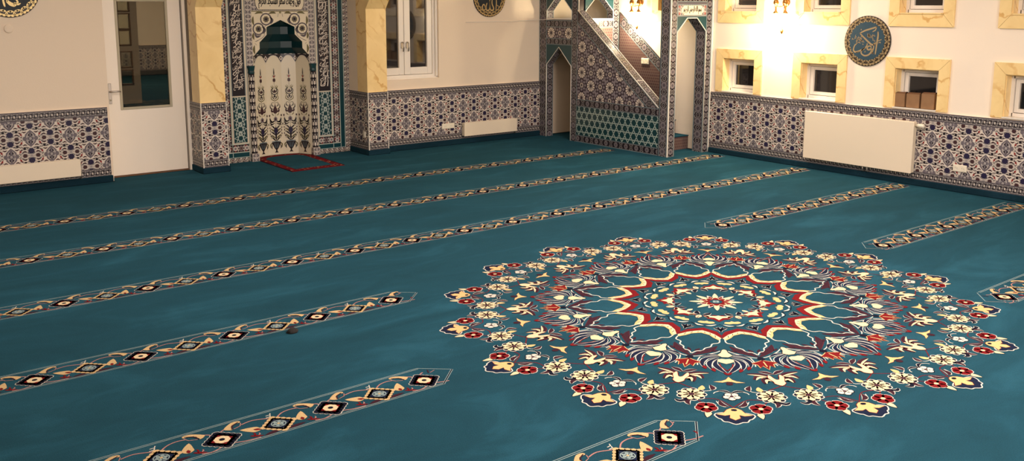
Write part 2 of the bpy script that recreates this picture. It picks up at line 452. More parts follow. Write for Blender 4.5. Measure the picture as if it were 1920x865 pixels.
    for s in (-1, 1):
        H.blade([(0, .552), (s*.03, .518), (s*.055, .487), (s*.07, .45)], .024, mr, 3, rd, .0015, peak=.5)
        H.blade([(s*.02, .53), (s*.012, .505), (s*.02, .485)], .014, mr, 3)
        H.blade([(s*.045, .5), (s*.065, .497), (s*.078, .485)], .012, mr, 3)
        H.line(smooth([(0, .56), (s*.03, .548), (s*.07, .512), (s*.085, .49)], 4), .0038, wh, 2)
        H.line(smooth([(s*.04, .6), (s*.058, .608), (s*.072, .59), (s*.078, .57)], 4), .0038, wh, 2)
        # lotus
        H.blade([(0, .69), (s*.02, .672), (s*.04, .662)], .017, mr, 2, wh, .0022)
        H.blade([(s*.006, .712), (s*.04, .688), (s*.08, .674)], .016, mr, 3, rd, .0015)
        H.blade([(s*.012, .714), (s*.045, .694), (s*.078, .682)], .008, cr, 5)
        H.blade([(s*.01, .722), (s*.046, .7), (s*.07, .722)], .018, mr, 3, rd, .002)
        H.blade([(s*.014, .727), (s*.046, .708), (s*.064, .728)], .011, cr, 5)
        H.blade([(s*.01, .735), (s*.034, .72), (s*.046, .756)], .02, mr, 4, rd, .002)
        H.blade([(s*.012, .742), (s*.032, .73), (s*.04, .757)], .011, cr, 6)
        H.line(smooth([(0, .772), (s*.03, .79), (s*.05, .8)], 3), .003, rd, 1)
        # white loop round the blue cartouche
        H.line(smooth([(s*.068, .386), (s*.071, .42), (s*.052, .437), (s*.05, .462), (s*.035, .48), (s*.03, .503), (s*.012, .512), (0, .535)], 4), .0046, wh, 4)
        # cream arch
        H.add([(0, .318), (0, .343), (s*.03, .357), (s*.045, .378), (s*.066, .397), (s*.0735, .378), (s*.045, .345), (s*.02, .328)], cr, 5)
        H.add([(0, .336), (0, .343), (s*.03, .357), (s*.045, .378), (s*.066, .397), (s*.07, .388), (s*.05, .372), (s*.034, .35)], gd, 6)
        for q in (.2, .5, .8):
            H.line([(s*.066*q, .343+.055*q*q-.004), (s*.066*q-s*.004, .33+.04*q*q)], .0022, ik, 7)
        # red star band (outer edge follows the arch, inner edge scalloped)
        H.add([(0, .29), (0, .32), (s*.02, .33), (s*.045, .347), (s*.0745, .382), (s*.0695, .35), (s*.05, .318), (s*.025, .305)], rd, 4)
    H.edged(smooth([(-.016, .695), (-.024, .715), (-.016, .745), (-.016, .758), (0, .774), (.016, .758), (.016, .745), (.024, .715), (.016, .695), (.006, .728), (-.006, .728)], 3, True), cr, rd, .002, 7)
    # --- inside the star
    for s in (-1, 1):
        A.blade([(0, .312), (s*.012, .292), (s*.024, .28)], .011, ik, 2, wh, .002)
        A.blade([(0, .3), (s*.006, .288), (s*.008, .272)], .009, ik, 2, wh, .002)
        H.blade([(s*.038, .248), (s*.022, .263), (s*.003, .266)], .009, wh, 3)
        H.line(smooth([(s*.05, .243), (s*.028, .268), (0, .273)], 3), .003, ik, 2)
    A.blade([(0, .325), (0, .305), (0, .292)], .012, ik, 2, wh, .002)
    H.add(smooth([(-.03, .235), (-.022, .222), (-.008, .224), (0, .216), (.008, .224), (.022, .222), (.03, .235), (.014, .245), (0, .242), (-.014, .245)], 2, True), gd, 3)
    for k in range(16):
        a = rad(22.5*k)
        P.stamp(A, 1, 1, a-pi/2); P.stamp(H, 1, 1, a-pi/2+rad(11.25))
    B = Pat(); D = Pat()
    B.add([(0, .222), (-.02, .197), (-.045, .19), (-.022, .178), (0, .188), (.022, .178), (.045, .19), (.02, .197)], rd, 3)
    B.add([(0, .204), (-.014, .182), (-.05, .172), (-.036, .162), (-.01, .162), (0, .156), (.01, .162), (.036, .162), (.05, .172), (.014, .182)], cr, 5)
    for s in (-1, 1):
        D.blade([(s*.006, .158), (s*.02, .148), (s*.026, .128)], .02, ik, 4, wh, .003)
        D.blade([(s*.012, .168), (s*.03, .172), (s*.04, .185)], .012, rd, 4, cr, .002)
        D.blade([(s*.022, .16), (s*.042, .165), (s*.056, .156)], .012, cr, 4)
        D.blade([(0, .165), (s*.006, .18), (s*.002, .2)], .01, cr, 4, rd, .002)
        D.blade([(s*.036, .15), (s*.054, .15), (s*.066, .16)], .01, rd, 3)
    for k in range(8):
        P.stamp(B, 1, 1, rad(45*k)-pi/2); P.stamp(D, 1, 1, rad(45*k+22.5)-pi/2)
    E_ = Pat(); E_.blade([(0, .125), (0, .14), (0, .156)], .016, cr, 3)
    for k in range(4): P.stamp(E_, 1, 1, rad(90*k))
    S = Pat(); S.blade([(0, .03), (0, .06), (0, .1)], .022, cr, 3)
    S2 = Pat(); S2.blade([(0, .035), (0, .055), (0, .078)], .018, wh, 2); S2.blade([(0, .03), (0, .045), (0, .062)], .016, rd, 4)
    for k in range(8): P.stamp(S, 1, 1, rad(45*k)); P.stamp(S2, 1, 1, rad(45*k+22.5))
    P.flower(0, 0, .046, 8, rd, 5, None, cr, .003); P.add(circ(0, 0, .024, .024, 12), 'carpet_teal', 7); P.flower(0, 0, .014, 4, y+'pale', 8)
    P.line(circ(0, 0, .064, .064, 24), .003, ik, 2, True)
    return P.scaled(EA, EB, CX, CY)

def border_motif():
    """one repeat: black square flower at u=0, cream square flower at u=-.243; v from the lower edge"""
    P = Pat(); y = 'yarn_'; cr, rd, ik, gd, wh, mr, pk = y+'sand', y+'red', y+'ink', y+'sand', y+'white', y+'maroon', y+'pink'
    def square(cx, cy, r, lobe, n, col, lay, edge=None):
        for k in range(4):
            a0, a1 = k*pi/2, (k+1)*pi/2
            for i in range(n):
                t = i/n; x = cx+r*(cos(a0)*(1-t)+cos(a1)*t); yy = cy+r*(sin(a0)*(1-t)+sin(a1)*t)
                if edge: P.add(circ(x, yy, lobe+.0035, None, 8), edge, lay)
                P.add(circ(x, yy, lobe, None, 8), col, lay+1)
        P.add([(cx+r, cy), (cx, cy+r), (cx-r, cy), (cx, cy-r)], col, lay+1)
    square(0, .09, .064, .0165, 4, ik, 3, wh)
    P.add([(.046, .09), (0, .136), (-.046, .09), (0, .044)], rd, 5)
    P.add(scallop(0, .09, .034, 8, .1), 'yarn_cream', 6); P.add(circ(0, .09, .012), ik, 7)
    c = -.243
    square(c, .086, .066, .0155, 4, gd, 3, None)
    P.add([(c+.05, .086), (c, .136), (c-.05, .086), (c, .036)], 'yarn_navy', 5)
    P.ring(c, .086, .03, .005, 'yarn_pale', 6); P.flower(c, .086, .026, 6, 'yarn_pale', 6, cr)
    for s, bx in ((1, -.08), (-1, -.41)):
        V = Pat()
        V.add(smooth([(-.04, .03), (-.006, .03), (.036, -.006), (.03, -.024), (.012, -.034), (.004, -.02), (.006, -.004), (-.018, .012), (-.042, .014)], 3, True), cr, 4)
        V.line([(-.036, .02), (-.004, .004), (.01, -.03)], .006, mr, 5); V.line([(-.042, .008), (-.03, -.018), (.002, -.03)], .004, pk, 3)
        P.stamp(V, s, 1, 0, bx, .182)
    for pts, tip in (([(-.144, .057), (-.14, .085), (-.118, .14)], 1), ([(-.322, .08), (-.35, .098), (-.396, .126)], 1)):
        P.blade(pts, .05, cr, 3, peak=.4); P.blade([pts[0], pts[1]], .016, rd, 5) if False else P.blade([pts[0], tuple((pts[0][i]+pts[1][i])/2 for i in (0, 1)), pts[1]], .018, rd, 5)
    for x0 in (-.112, -.363):
        P.blade([(x0-.02, .05), (x0, .038), (x0+.03, .022)], .016, rd, 3)
        P.blade([(x0-.004, .04), (x0+.004, .055), (x0+.002, .072)], .009, rd, 3); P.blade([(x0+.008, .035), (x0+.02, .045), (x0+.022, .058)], .007, y+'pink', 3)
    for x0 in (-.19, -.292):
        P.blade([(x0-.04, .018), (x0, .027), (x0+.045, .03)], .024, mr, 2)
    for pts in ([(-.226, .146), (-.19, .176), (-.15, .186), (-.116, .18)], [(-.372, .172), (-.32, .182), (-.256, .158)], [(-.02, .03), (-.067, .012), (-.106, .022)], [(-.35, .016), (-.408, .02), (-.47, .04)], [(-.05, .178), (-.03, .165), (-.02, .15)], [(-.44, .175), (-.465, .16), (-.475, .14)]):
        P.line(smooth(pts, 4), .0065, pk, 2)
    for dx, dy in ((-.245, .172), (-.238, .19), (.02, .024)):
        P.line([(dx-.02, dy-.004), (dx, dy-.002), (dx+.006, dy+.012)], .005, wh, 2)
    return P
BM = border_motif()
def border(x0, x1, y0, phase, period, tipL, tipR):
    P = Pat(); H = .234; w = 'yarn_pale'
    for v in (0, .011, H-.011, H): P.line([(x0+(.015 if tipL else 0), y0+v), (x1, y0+v)], .0042, w, 1)
    P.line([(x0, y0+.0055), (x1, y0+.0055)], .005, 'carpet_skirting', 1)
    for tip, s, e in ((tipL, -1, x0), (tipR, 1, x1)):
        if tip:
            t = (e+s*.13, y0+H*.52)
            P.line([(e, y0+H), t], .004, w, 1); P.line([t, (e, y0)], .012, w, 1); P.line([t, (e, y0)], .006, 'yarn_ink', 2)
    k0 = math.floor((x0-phase)/period)-1; k1 = math.ceil((x1-phase)/period)+1
    A = Pat()
    for k in range(k0, k1+1):
        A.stamp(BM, 1, 1, 0, phase+k*period, y0)
    keep = [it for it in A.items if min(p[0] for p in it[0]) > x0-.06 and max(p[0] for p in it[0]) < x1+.06] 
    B = Pat(); B.items = keep
    P.stamp(B)
    return P.clip(rect(x0-.2, y0-.02, min(x1+.2, 8.5), y0+H+.02))

carpet = thing('carpet', (CX, CY, 0), 'teal wall-to-wall wool carpet with floral medallion and patterned prayer rows', 'carpet')
mb = MB(); mb.box(-2.5, -4.2, -.012, 8.6, 9.81, 0, 'carpet_teal')
NOFF = [(-.337, 0), (-.252, .19), (-.094, .24), (.094, .24), (.252, .19), (.337, 0)]     # five-sided plan of the prayer niche
NV = [(4.342+x, 9.81+y_) for x, y_ in NOFF]
mb = MB()
mb.prism([(-2.5, -4.2), (8.558, -4.2), (8.558, 9.436), (5.468, 9.436), (5.468, 9.34), (5.172, 9.34), (5.172, 9.8)]+[(4.342+.985*x, 9.8+y_) for x, y_ in NOFF[::-1]]+[(3.521, 9.8), (3.521, 9.34), (3.219, 9.34), (3.219, 9.68), (2.387, 9.68), (2.387, 9.478), (-2.5, 9.478)], (0, 0, 0), BX, (0, 1, 0), .012, 'carpet_teal')
mb.build('pile', carpet)
m = MB(); m.pat(medallion(), (0, 0, 0), BX, (0, 1, 0), .0005, .00025); m.build('floral_medallion', carpet, label='round sixteen-petal floral medallion in cream, red and navy')
rows = [(-2.4, 7.72, 7.86, 1.589, .4855, 0, 0), (-2.4, 8.42, 6.765, 1.13, .4845, 0, 0), (-2.4, 8.46, 5.622, 1.104, .4815, 0, 0),
        (-2.4, 2.735, 4.495, 2.664, .4825, 0, 1), (-2.4, 2.232, 3.372, 2.182, .4852, 0, 1), (-2.4, 2.735, 2.27, 2.664, .484, 0, 1),
        (5.70, 8.47, 4.508, 5.749+.0, .4765, 1, 0), (6.14, 8.47, 3.376, 6.187, .4775, 1, 0), (5.60, 8.47, 2.27, 5.646, .4775, 1, 0)]
for a in rows:
    m = MB(); m.pat(border(*a), (0, 0, 0), BX, (0, 1, 0), .0005, .00025); m.build('row_border', carpet, label='narrow floral border strip marking a prayer row')

# small dark lump on the carpet
m = MB(); rings = []
for j in range(6):
    t = j/5; r = .027*math.sqrt(max(0, 1-(t*.94)**2)); rings.append([(1.965+1.15*r*cos(a)*(1+.18*sin(3*a+j)), 4.437+r*sin(a)*(1+.15*cos(2*a)), .001+.026*t) for a in [2*pi*i/12 for i in range(12)]])
m.loft(rings, 'rubble_black', True, True, True)
o = m.build('dirt_clump'); o['label'] = 'small black clump lying on the carpet below a row border'; o['category'] = 'clump'

# ------------------------------------------------------------------ room shell
def struct(o): o['kind'] = 'structure'; return o
m = MB(); m.box(-2.8, -4.5, -.15, 8.9, 24.4, -.0135, 'concrete'); struct(m.build('floor'))
ZC = 2.9
m = MB(); m.box(-2.8, -4.5, ZC, 8.9, 24.4, ZC+.15, 'ceiling_paint'); struct(m.build('ceiling'))
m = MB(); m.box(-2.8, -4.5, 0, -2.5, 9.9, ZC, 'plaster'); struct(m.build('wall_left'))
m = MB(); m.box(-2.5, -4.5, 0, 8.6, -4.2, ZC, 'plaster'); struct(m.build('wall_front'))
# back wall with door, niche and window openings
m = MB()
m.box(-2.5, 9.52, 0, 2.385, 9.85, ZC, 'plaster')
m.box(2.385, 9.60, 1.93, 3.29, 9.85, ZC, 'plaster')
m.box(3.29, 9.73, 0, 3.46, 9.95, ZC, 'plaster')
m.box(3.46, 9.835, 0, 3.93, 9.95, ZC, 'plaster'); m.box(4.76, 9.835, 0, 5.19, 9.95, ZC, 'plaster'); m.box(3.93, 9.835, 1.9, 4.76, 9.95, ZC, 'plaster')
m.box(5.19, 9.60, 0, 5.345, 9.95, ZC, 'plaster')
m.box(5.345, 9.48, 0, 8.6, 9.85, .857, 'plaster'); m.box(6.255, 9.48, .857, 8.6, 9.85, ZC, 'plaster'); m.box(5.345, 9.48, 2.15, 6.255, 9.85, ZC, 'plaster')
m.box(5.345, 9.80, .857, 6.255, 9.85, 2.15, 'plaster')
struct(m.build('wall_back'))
# right wall with its two rows of small windows
WY = [7.79, 6.733, 5.673, 4.588, 3.53, 2.467, 1.404]; HWY = .2205
holes = []
for i, yc in enumerate(WY):
    if i: holes.append((yc-HWY, yc+HWY, .742, 1.137))
    holes.append((yc-HWY, yc+HWY, 1.67, 2.06))
m = MB(); zc = [0, .742, 1.137, 1.67, 2.06, ZC]
for a, b in zip(zc[:-1], zc[1:]):
    cuts = sorted((h[0], h[1]) for h in holes if abs(h[2]-a) < 1e-6)
    y0 = -4.5
    for c0, c1 in cuts+[(9.95, 9.95)]:
        m.box(8.6, y0, a, 8.86, c0, b, 'plaster_lit'); y0 = c1
struct(m.build('wall_right'))
# room behind the glazed door
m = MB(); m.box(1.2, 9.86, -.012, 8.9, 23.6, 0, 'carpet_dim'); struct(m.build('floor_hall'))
m = MB(); m.box(1.2, 23.6, 0, 8.9, 23.8, ZC, 'plaster')
m.box(1.0, 9.86, 0, 1.2, 23.8, ZC, 'plaster'); m.box(8.9, 9.95, 0, 9.1, 23.8, ZC, 'plaster')
struct(m.build('wall_hall'))

# ------------------------------------------------------------------ wainscot tiles
def tile_cell(a, b):
    P = Pat(); t = 'tile_'
    w, h = .066, .08
    def dia(s): return [(0, h*s), (.3*w*s, .8*h*s), (.62*w*s, .52*h*s), (.9*w*s, .2*h*s), (w*s, 0), (.9*w*s, -.2*h*s), (.62*w*s, -.52*h*s), (.3*w*s, -.8*h*s), (0, -h*s), (-.3*w*s, -.8*h*s), (-.62*w*s, -.52*h*s), (-.9*w*s, -.2*h*s), (-w*s, 0), (-.9*w*s, .2*h*s), (-.62*w*s, .52*h*s), (-.3*w*s, .8*h*s)]
    P.add(dia(1), t+'dgrey', 2); P.add(dia(.93), t+'grey', 3); P.add(dia(.78), t+'dgrey', 4); P.add(dia(.73), t+'grey', 5); P.add(dia(.3), t+'dgrey', 6); P.add(dia(.2), t+'lgrey', 7)
    for sx in (-1, 1):
        for sy in (-1, 1):
            P.blade([(sx*.008, sy*.012), (sx*.024, sy*.022), (sx*.03, sy*.002)], .012, t+'lgrey', 6)
            P.blade([(sx*.006, sy*.02), (sx*.014, sy*.036), (sx*.003, sy*.05)], .011, t+'ink', 6)
            P.line(smooth([(sx*.034, sy*.012), (sx*.026, sy*.034), (sx*.01, sy*.052)], 2), .0035, t+'white', 6)
            P.add(circ(sx*.05, sy*.03, .005, .012, 6, 0), t+'white', 4)
            # vines, small flowers, leaves and tulips, one of each per quarter
            P.add(scallop(sx*.056, sy*.094, .0155, 4, .3, 3), t+'ink', 3)
            P.line(smooth([(0, sy*.122), (sx*.03, sy*.108), (sx*.056, sy*.094), (sx*.082, sy*.075)], 3), .004, t+'line', 2)
            P.blade([(sx*.03, sy*.066), (sx*.052, sy*.058), (sx*.07, sy*.07)], .013, t+'maroon', 3)
            P.blade([(sx*.036, sy*.13), (sx*.056, sy*.122), (sx*.076, sy*.132)], .014, t+'maroon', 3)
            P.line(smooth([(sx*.036, sy*.137), (sx*.056, sy*.129), (sx*.08, sy*.137)], 3), .0025, t+'dgrey', 2)
            P.blade([(sx*.072, sy*.026), (sx*.079, sy*.042), (sx*.09, sy*.054)], .016, t+'red', 3)
            P.line(smooth([(sx*.066, sy*.012), (sx*.076, sy*.034), (sx*.098, sy*.066), (sx*.085, sy*.09)], 3), .004, t+'line', 2)
            P.blade([(sx*.018, sy*.086), (sx*.034, sy*.09), (sx*.042, sy*.08)], .01, t+'ink', 3); P.blade([(sx*.07, sy*.11), (sx*.084, sy*.106), (sx*.092, sy*.118)], .011, t+'maroon', 3); P.line(smooth([(sx*.012, sy*.094), (sx*.036, sy*.078), (sx*.062, sy*.082)], 3), .0035, t+'line', 2)
            P.line(smooth([(sx*.04, sy*.15), (sx*.07, sy*.142), (sx*.09, sy*.125), (sx*.1, sy*.1)], 3), .0035, t+'line', 2); P.blade([(sx*.084, sy*.14), (sx*.094, sy*.15), (sx*.1, sy*.142)], .009, t+'ink', 3)
            P.blade([(sx*.088, sy*.02), (sx*.098, sy*.03), (sx*.1, sy*.044)], .008, t+'dgrey', 3)
            P.line([(0, sy*b/2), (sx*.034, sy*(b/2-.026))], .004, t+'lgrey', 2)
            P.blade([(sx*.014, sy*.145), (sx*.026, sy*.138), (sx*.03, sy*.126)], .008, t+'dgrey', 2)
        P.add(scallop(sx*.055, b/2, .0215, 8, .12, 3, 0, .0195), t+'maroon', 3)
        P.ring(sx*.055, b/2, .028, .0028, t+'lgrey', 2, 12, .025)
        P.line([(sx*.008, b/2), (sx*.032, b/2)], .004, t+'line', 2); P.line([(sx*.08, b/2), (sx*.11, b/2)], .003, t+'line', 2)
    for sy in (-1, 1):
        P.add(scallop(0, sy*.118, .029, 8, .12, 3), t+'navy', 3); P.ring(0, sy*.118, .033, .0025, t+'lgrey', 2, 14)
        P.line([(0, sy*.148), (0, sy*b/2)], .004, t+'line', 2)
    P.flower(0, b/2, .012, 4, t+'lgrey', 3)
    return P
def tile_border(L, h):
    """black and white arabesque strip, length L, height h"""
    P = Pat(); t = 'tile_'
    P.rect(0, 0, L, h, t+'band', 1)
    for y_ in (.004, h-.004): P.line([(0, y_), (L, y_)], .006, t+'dgrey', 2)
    for y_ in (.012, h-.012): P.line([(0, y_), (L, y_)], .003, t+'lgrey', 2)
    M_ = Pat(); s = h/.085
    for k in (-1, 1):
        M_.blade([(k*.003, .03*k+.0425), (.014*k, .0425+.006*k), (.03*k, .0425+.022*k)], .013, t+'ink', 3)
        M_.blade([(-k*.006, .0425+.012*k), (-.02*k, .0425+.026*k), (-.03*k, .0425+.01*k)], .01, t+'ink', 3)
        M_.blade([(k*.012, .0425-.018*k), (.026*k, .0425-.024*k), (.036*k, .0425-.012*k)], .008, t+'lgrey', 4)
        M_.blade([(-k*.01, .0425+.024*k), (.004*k, .0425+.03*k), (.018*k, .0425+.028*k)], .007, t+'lgrey', 4)
    M_.flower(0, .0425, .012, 4, t+'white', 4, t+'ink', None, 0, pi/4)
    M_.flower(.033, .0425, .010, 4, t+'lgrey', 4, None)
    for i in range(int(L/.046)+2): P.stamp(M_, .72, s, 0, i*.046, 0)
    return P.clip(rect(0, 0, L, h))
def wainscot_pat(L, z0, z1, a, u0, zc_, b=.325, bh=.083):
    """wall tile field, u from 0 to L, v from z0 to z1; u0 = a column whose medallion sits at the top"""
    P = Pat(); cell = tile_cell(a, b)
    P.rect(0, z0, L, z1, 'tile_white', 0)
    A = Pat()
    for k in range(math.floor((0-u0)/a)*2-1, math.ceil((L-u0)/a)*2+2):
        for j in range(-1, 4): A.stamp(cell, 1, 1, 0, u0+k*a/2, zc_-j*b-(b/2 if k % 2 else 0))
    P.stamp(A.clip(rect(0, z0+bh, L, z1-bh)))
    B = tile_border(L, bh)
    P.stamp(B, 1, 1, 0, 0, z0); P.stamp(B, 1, 1, 0, 0, z1-bh)
    return P
# left
m = MB(); m.box(-2.5, 9.5, .06, 2.36, 9.521, .747, 'tile_white'); m.pat(wainscot_pat(2.2, .06, .747, .343, 1.49-.16-.343*3, .66), (.16, 9.5, 0), BX, BZ)
struct(m.build('trim_1'))
# back, under the window
m = MB(); m.box(5.453, 9.462, .06, 7.862, 9.481, .735, 'tile_white'); m.pat(wainscot_pat(2.41, .06, .735, .3375, 5.758-5.453, .648), (5.453, 9.462, 0), BX, BZ)
struct(m.build('trim_2'))
# right
m = MB(); m.box(8.582, 1.0, .055, 8.601, 7.12, .73, 'tile_white'); m.pat(wainscot_pat(6.1, .055, .73, .3475, 7.12-6.297, .633), (8.582, 7.12, 0), RX, BZ)
struct(m.build('trim_3'))
m = MB(); m.box(1.2, 23.57, .06, 8.9, 23.6, .74, 'tile_white'); m.pat(wainscot_pat(3.2, .06, .74, .35, .1, .65), (5.4, 23.57, 0), BX, BZ); struct(m.build('trim_4'))
# carpet-covered skirting
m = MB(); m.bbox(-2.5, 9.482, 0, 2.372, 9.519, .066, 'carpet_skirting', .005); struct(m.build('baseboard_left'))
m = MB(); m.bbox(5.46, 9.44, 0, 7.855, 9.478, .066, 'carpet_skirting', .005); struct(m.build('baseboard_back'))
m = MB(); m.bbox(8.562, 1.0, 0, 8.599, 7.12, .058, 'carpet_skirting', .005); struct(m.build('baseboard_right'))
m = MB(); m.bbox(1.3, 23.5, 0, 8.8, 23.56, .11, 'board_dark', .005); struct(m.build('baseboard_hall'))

# ------------------------------------------------------------------ pillars
def pillar(x0, x1, yb, label, ztop, socket_side):
    t = thing('pillar', ((x0+x1)/2, (9.37+yb)/2, 0), label, 'pillar', 'marble pillars beside the prayer niche')
    m = MB(); mid = 1.228
    for a, b in ((.738, mid-.0025), (mid+.0025, ztop)): m.box(x0, 9.37, a, x1, 9.6, b, 'marble_yellow')
    m.box(x0+.003, 9.373, .70, x1-.003, 9.598, ztop-.01, 'marble_yellow')
    m.build('marble_shaft', t)
    m = MB()      # corbelled springing of the arch that comes forward into the room
    prof = [(9.6, ztop), (9.37, ztop), (9.16, ztop+.26), (8.9, ztop+.42), (8.9, ZC-.002), (9.6, ZC-.002)]
    m.prism([(-p[0], p[1]) for p in prof], (x0, 0, 0), (0, -1, 0), BZ, x1-x0, 'marble_yellow'); m.build('arch_springing', t)
    m = MB(); m.box(x0, 9.36, .05, x1, yb, .738, 'tile_white')
    W = x1-x0
    m.pat(wainscot_pat(W, .06, .738, .352, W/2, .635), (x0, 9.36, 0), BX, BZ)
    D = yb-9.36
    m.pat(wainscot_pat(D, .06, .738, .352, D/2+.05, .635), (x0, yb, 0), RX, BZ)
    for xx in (x0-.001, x1-.006): m.box(xx, 9.354, .06, xx+.007, 9.362, .738, 'trim_white')
    m.box(x0-.003, 9.36, .06, x0, 9.366, .738, 'trim_white')
    m.build('tiled_base', t)
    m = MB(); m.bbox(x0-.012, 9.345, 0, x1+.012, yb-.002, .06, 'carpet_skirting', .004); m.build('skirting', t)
    return t
pillar(3.235, 3.505, 9.70, 'yellow marble pillar with tiled base between the white door and the prayer niche', 1.72, 0)
pillar(5.188, 5.452, 9.82, 'yellow marble pillar with tiled base between the prayer niche and the tall window', 1.70, 1)

# ------------------------------------------------------------------ glazed door
d = thing('door_1', (2.83, 9.73, 0), kind='structure')
m = MB(); m.box(2.385, 9.69, 0, 2.43, 9.84, 1.93, 'white_lacquer'); m.box(3.2, 9.70, 0, 3.29, 9.84, 1.93, 'grey_door_edge'); m.box(2.385, 9.69, 1.88, 3.29, 9.84, 1.93, 'white_lacquer')
m.box(3.205, 9.685, 0, 3.235, 9.70, 1.93, 'white_lacquer'); m.build('door_frame', d)
m = MB(); m.box(2.432, 9.73, .012, 2.565, 9.775, 1.875, 'white_lacquer'); m.box(3.052, 9.73, .012, 3.196, 9.775, 1.875, 'white_lacquer')
m.box(2.565, 9.73, .012, 3.052, 9.775, .70, 'white_lacquer'); m.box(2.565, 9.73, 1.785, 3.052, 9.775, 1.875, 'white_lacquer')
leaf = m.build('door_leaf', d)
m = MB()
for a in ((2.548, .683, 2.574, 1.80), (3.042, .683, 3.068, 1.80), (2.574, .683, 3.042, .709), (2.574, 1.775, 3.042, 1.80)): m.bbox(a[0], 9.722, a[1], a[2], 9.74, a[3], 'gasket', .004)
m.build('glazing_bead', leaf)
m = MB(); m.box(2.566, 9.748, .7, 3.05, 9.752, 1.784, 'clear_glass'); m.build('glass_pane', leaf)
m = MB(); m.bbox(2.437, 9.718, .752, 2.468, 9.73, .96, 'chrome', .003); m.lathe((2.4525, 9.716, .79), [(.0, 0), (.01, 0), (.01, .004), (0, .004)], 'gasket', 'y', 10)
m.tube([(2.4525, 9.72, .878), (2.4525, 9.69, .878), (2.462, 9.684, .878), (2.52, 9.682, .879), (2.548, 9.684, .878)], [.009, .009, .0095, .009, .0085], 'chrome', 10); m.build('door_handle', leaf)
m = MB(); m.box(2.44, 9.70, .0, 3.2, 9.80, .008, 'cardboard_dark'); m.build('threshold', d)
# panelled leaf standing open in the hall behind the glass
h = thing('door_2', (4.4, 16.9, 0), kind='structure')
m = MB(); zs = [(.36, .59), (.66, .91), (1.05, 1.28), (1.33, 1.57), (1.64, 1.88)]
prev = 0
for a, b in zs: m.box(4.48, 16.9, prev, 4.66, 16.95, a, 'leaf_panel'); prev = b
m.box(4.48, 16.9, prev, 4.66, 16.95, 2.1, 'leaf_panel'); m.box(4.0, 16.9, 0, 4.48, 16.95, 2.1, 'leaf_panel'); m.box(4.66, 16.9, 0, 4.8, 16.95, 2.1, 'leaf_panel')
hl = m.build('door_leaf', h)
m = MB()
for a, b in zs:
    for q in ((4.46, a-.02, 4.68, a), (4.46, b, 4.68, b+.02), (4.46, a-.02, 4.48, b+.02), (4.66, a-.02, 4.68, b+.02)): m.box(q[0], 16.88, q[1], q[2], 16.9, q[3], 'cardboard_dark')
m.build('glazing_bead', hl)
for a, b in zs:
    m = MB(); m.box(4.48, 16.92, a, 4.66, 16.924, b, 'hall_glass'); m.build('glass_pane', hl)

# ------------------------------------------------------------------ tall casement window in the back wall
w = thing('window_1', (5.8, 9.6, .857), kind='structure')
m = MB()
for a in ((5.345, .857, 5.40, 2.15), (6.2, .857, 6.255, 2.15), (5.40, .857, 6.2, .905), (5.40, 2.1, 6.2, 2.15)): m.box(a[0], 9.535, a[1], a[2], 9.64, a[3], 'white_frame')
m.box(6.228, 9.505, .868, 6.255, 9.54, 2.15, 'white_frame'); m.box(5.345, 9.505, .857, 6.255, 9.54, .875, 'white_frame'); m.build('window_frame', w)
for k, (x0, x1) in enumerate(((5.402, 5.797), (5.803, 6.198))):
    m = MB(); b = .083
    for a in ((x0, .908, x0+b, 2.1), (x1-b+.012, .908, x1, 2.1), (x0+b, .908, x1-b+.012, .995), (x0+b, 2.03, x1-b+.012, 2.1)): m.bbox(a[0], 9.545, a[1], a[2], 9.60, a[3], 'white_frame', .004)
    s = m.build('sash', w)
    m = MB(); m.box(x0+b-.003, 9.572, .99, x1-b+.015, 9.576, 2.035, 'night_glass'); m.build('glass_pane', s)
    hx = 5.765 if k == 0 else 5.836
    m = MB(); m.bbox(hx-.012, 9.535, 1.225, hx+.012, 9.545, 1.3, 'chrome', .003); m.tube([(hx, 9.54, 1.30), (hx, 9.515, 1.30), (hx+.004, 9.505, 1.285), (hx+.006, 9.503, 1.24), (hx+.002, 9.508, 1.19)], [.007, .008, .0095, .0095, .007], 'chrome', 10); m.build('window_handle', s)

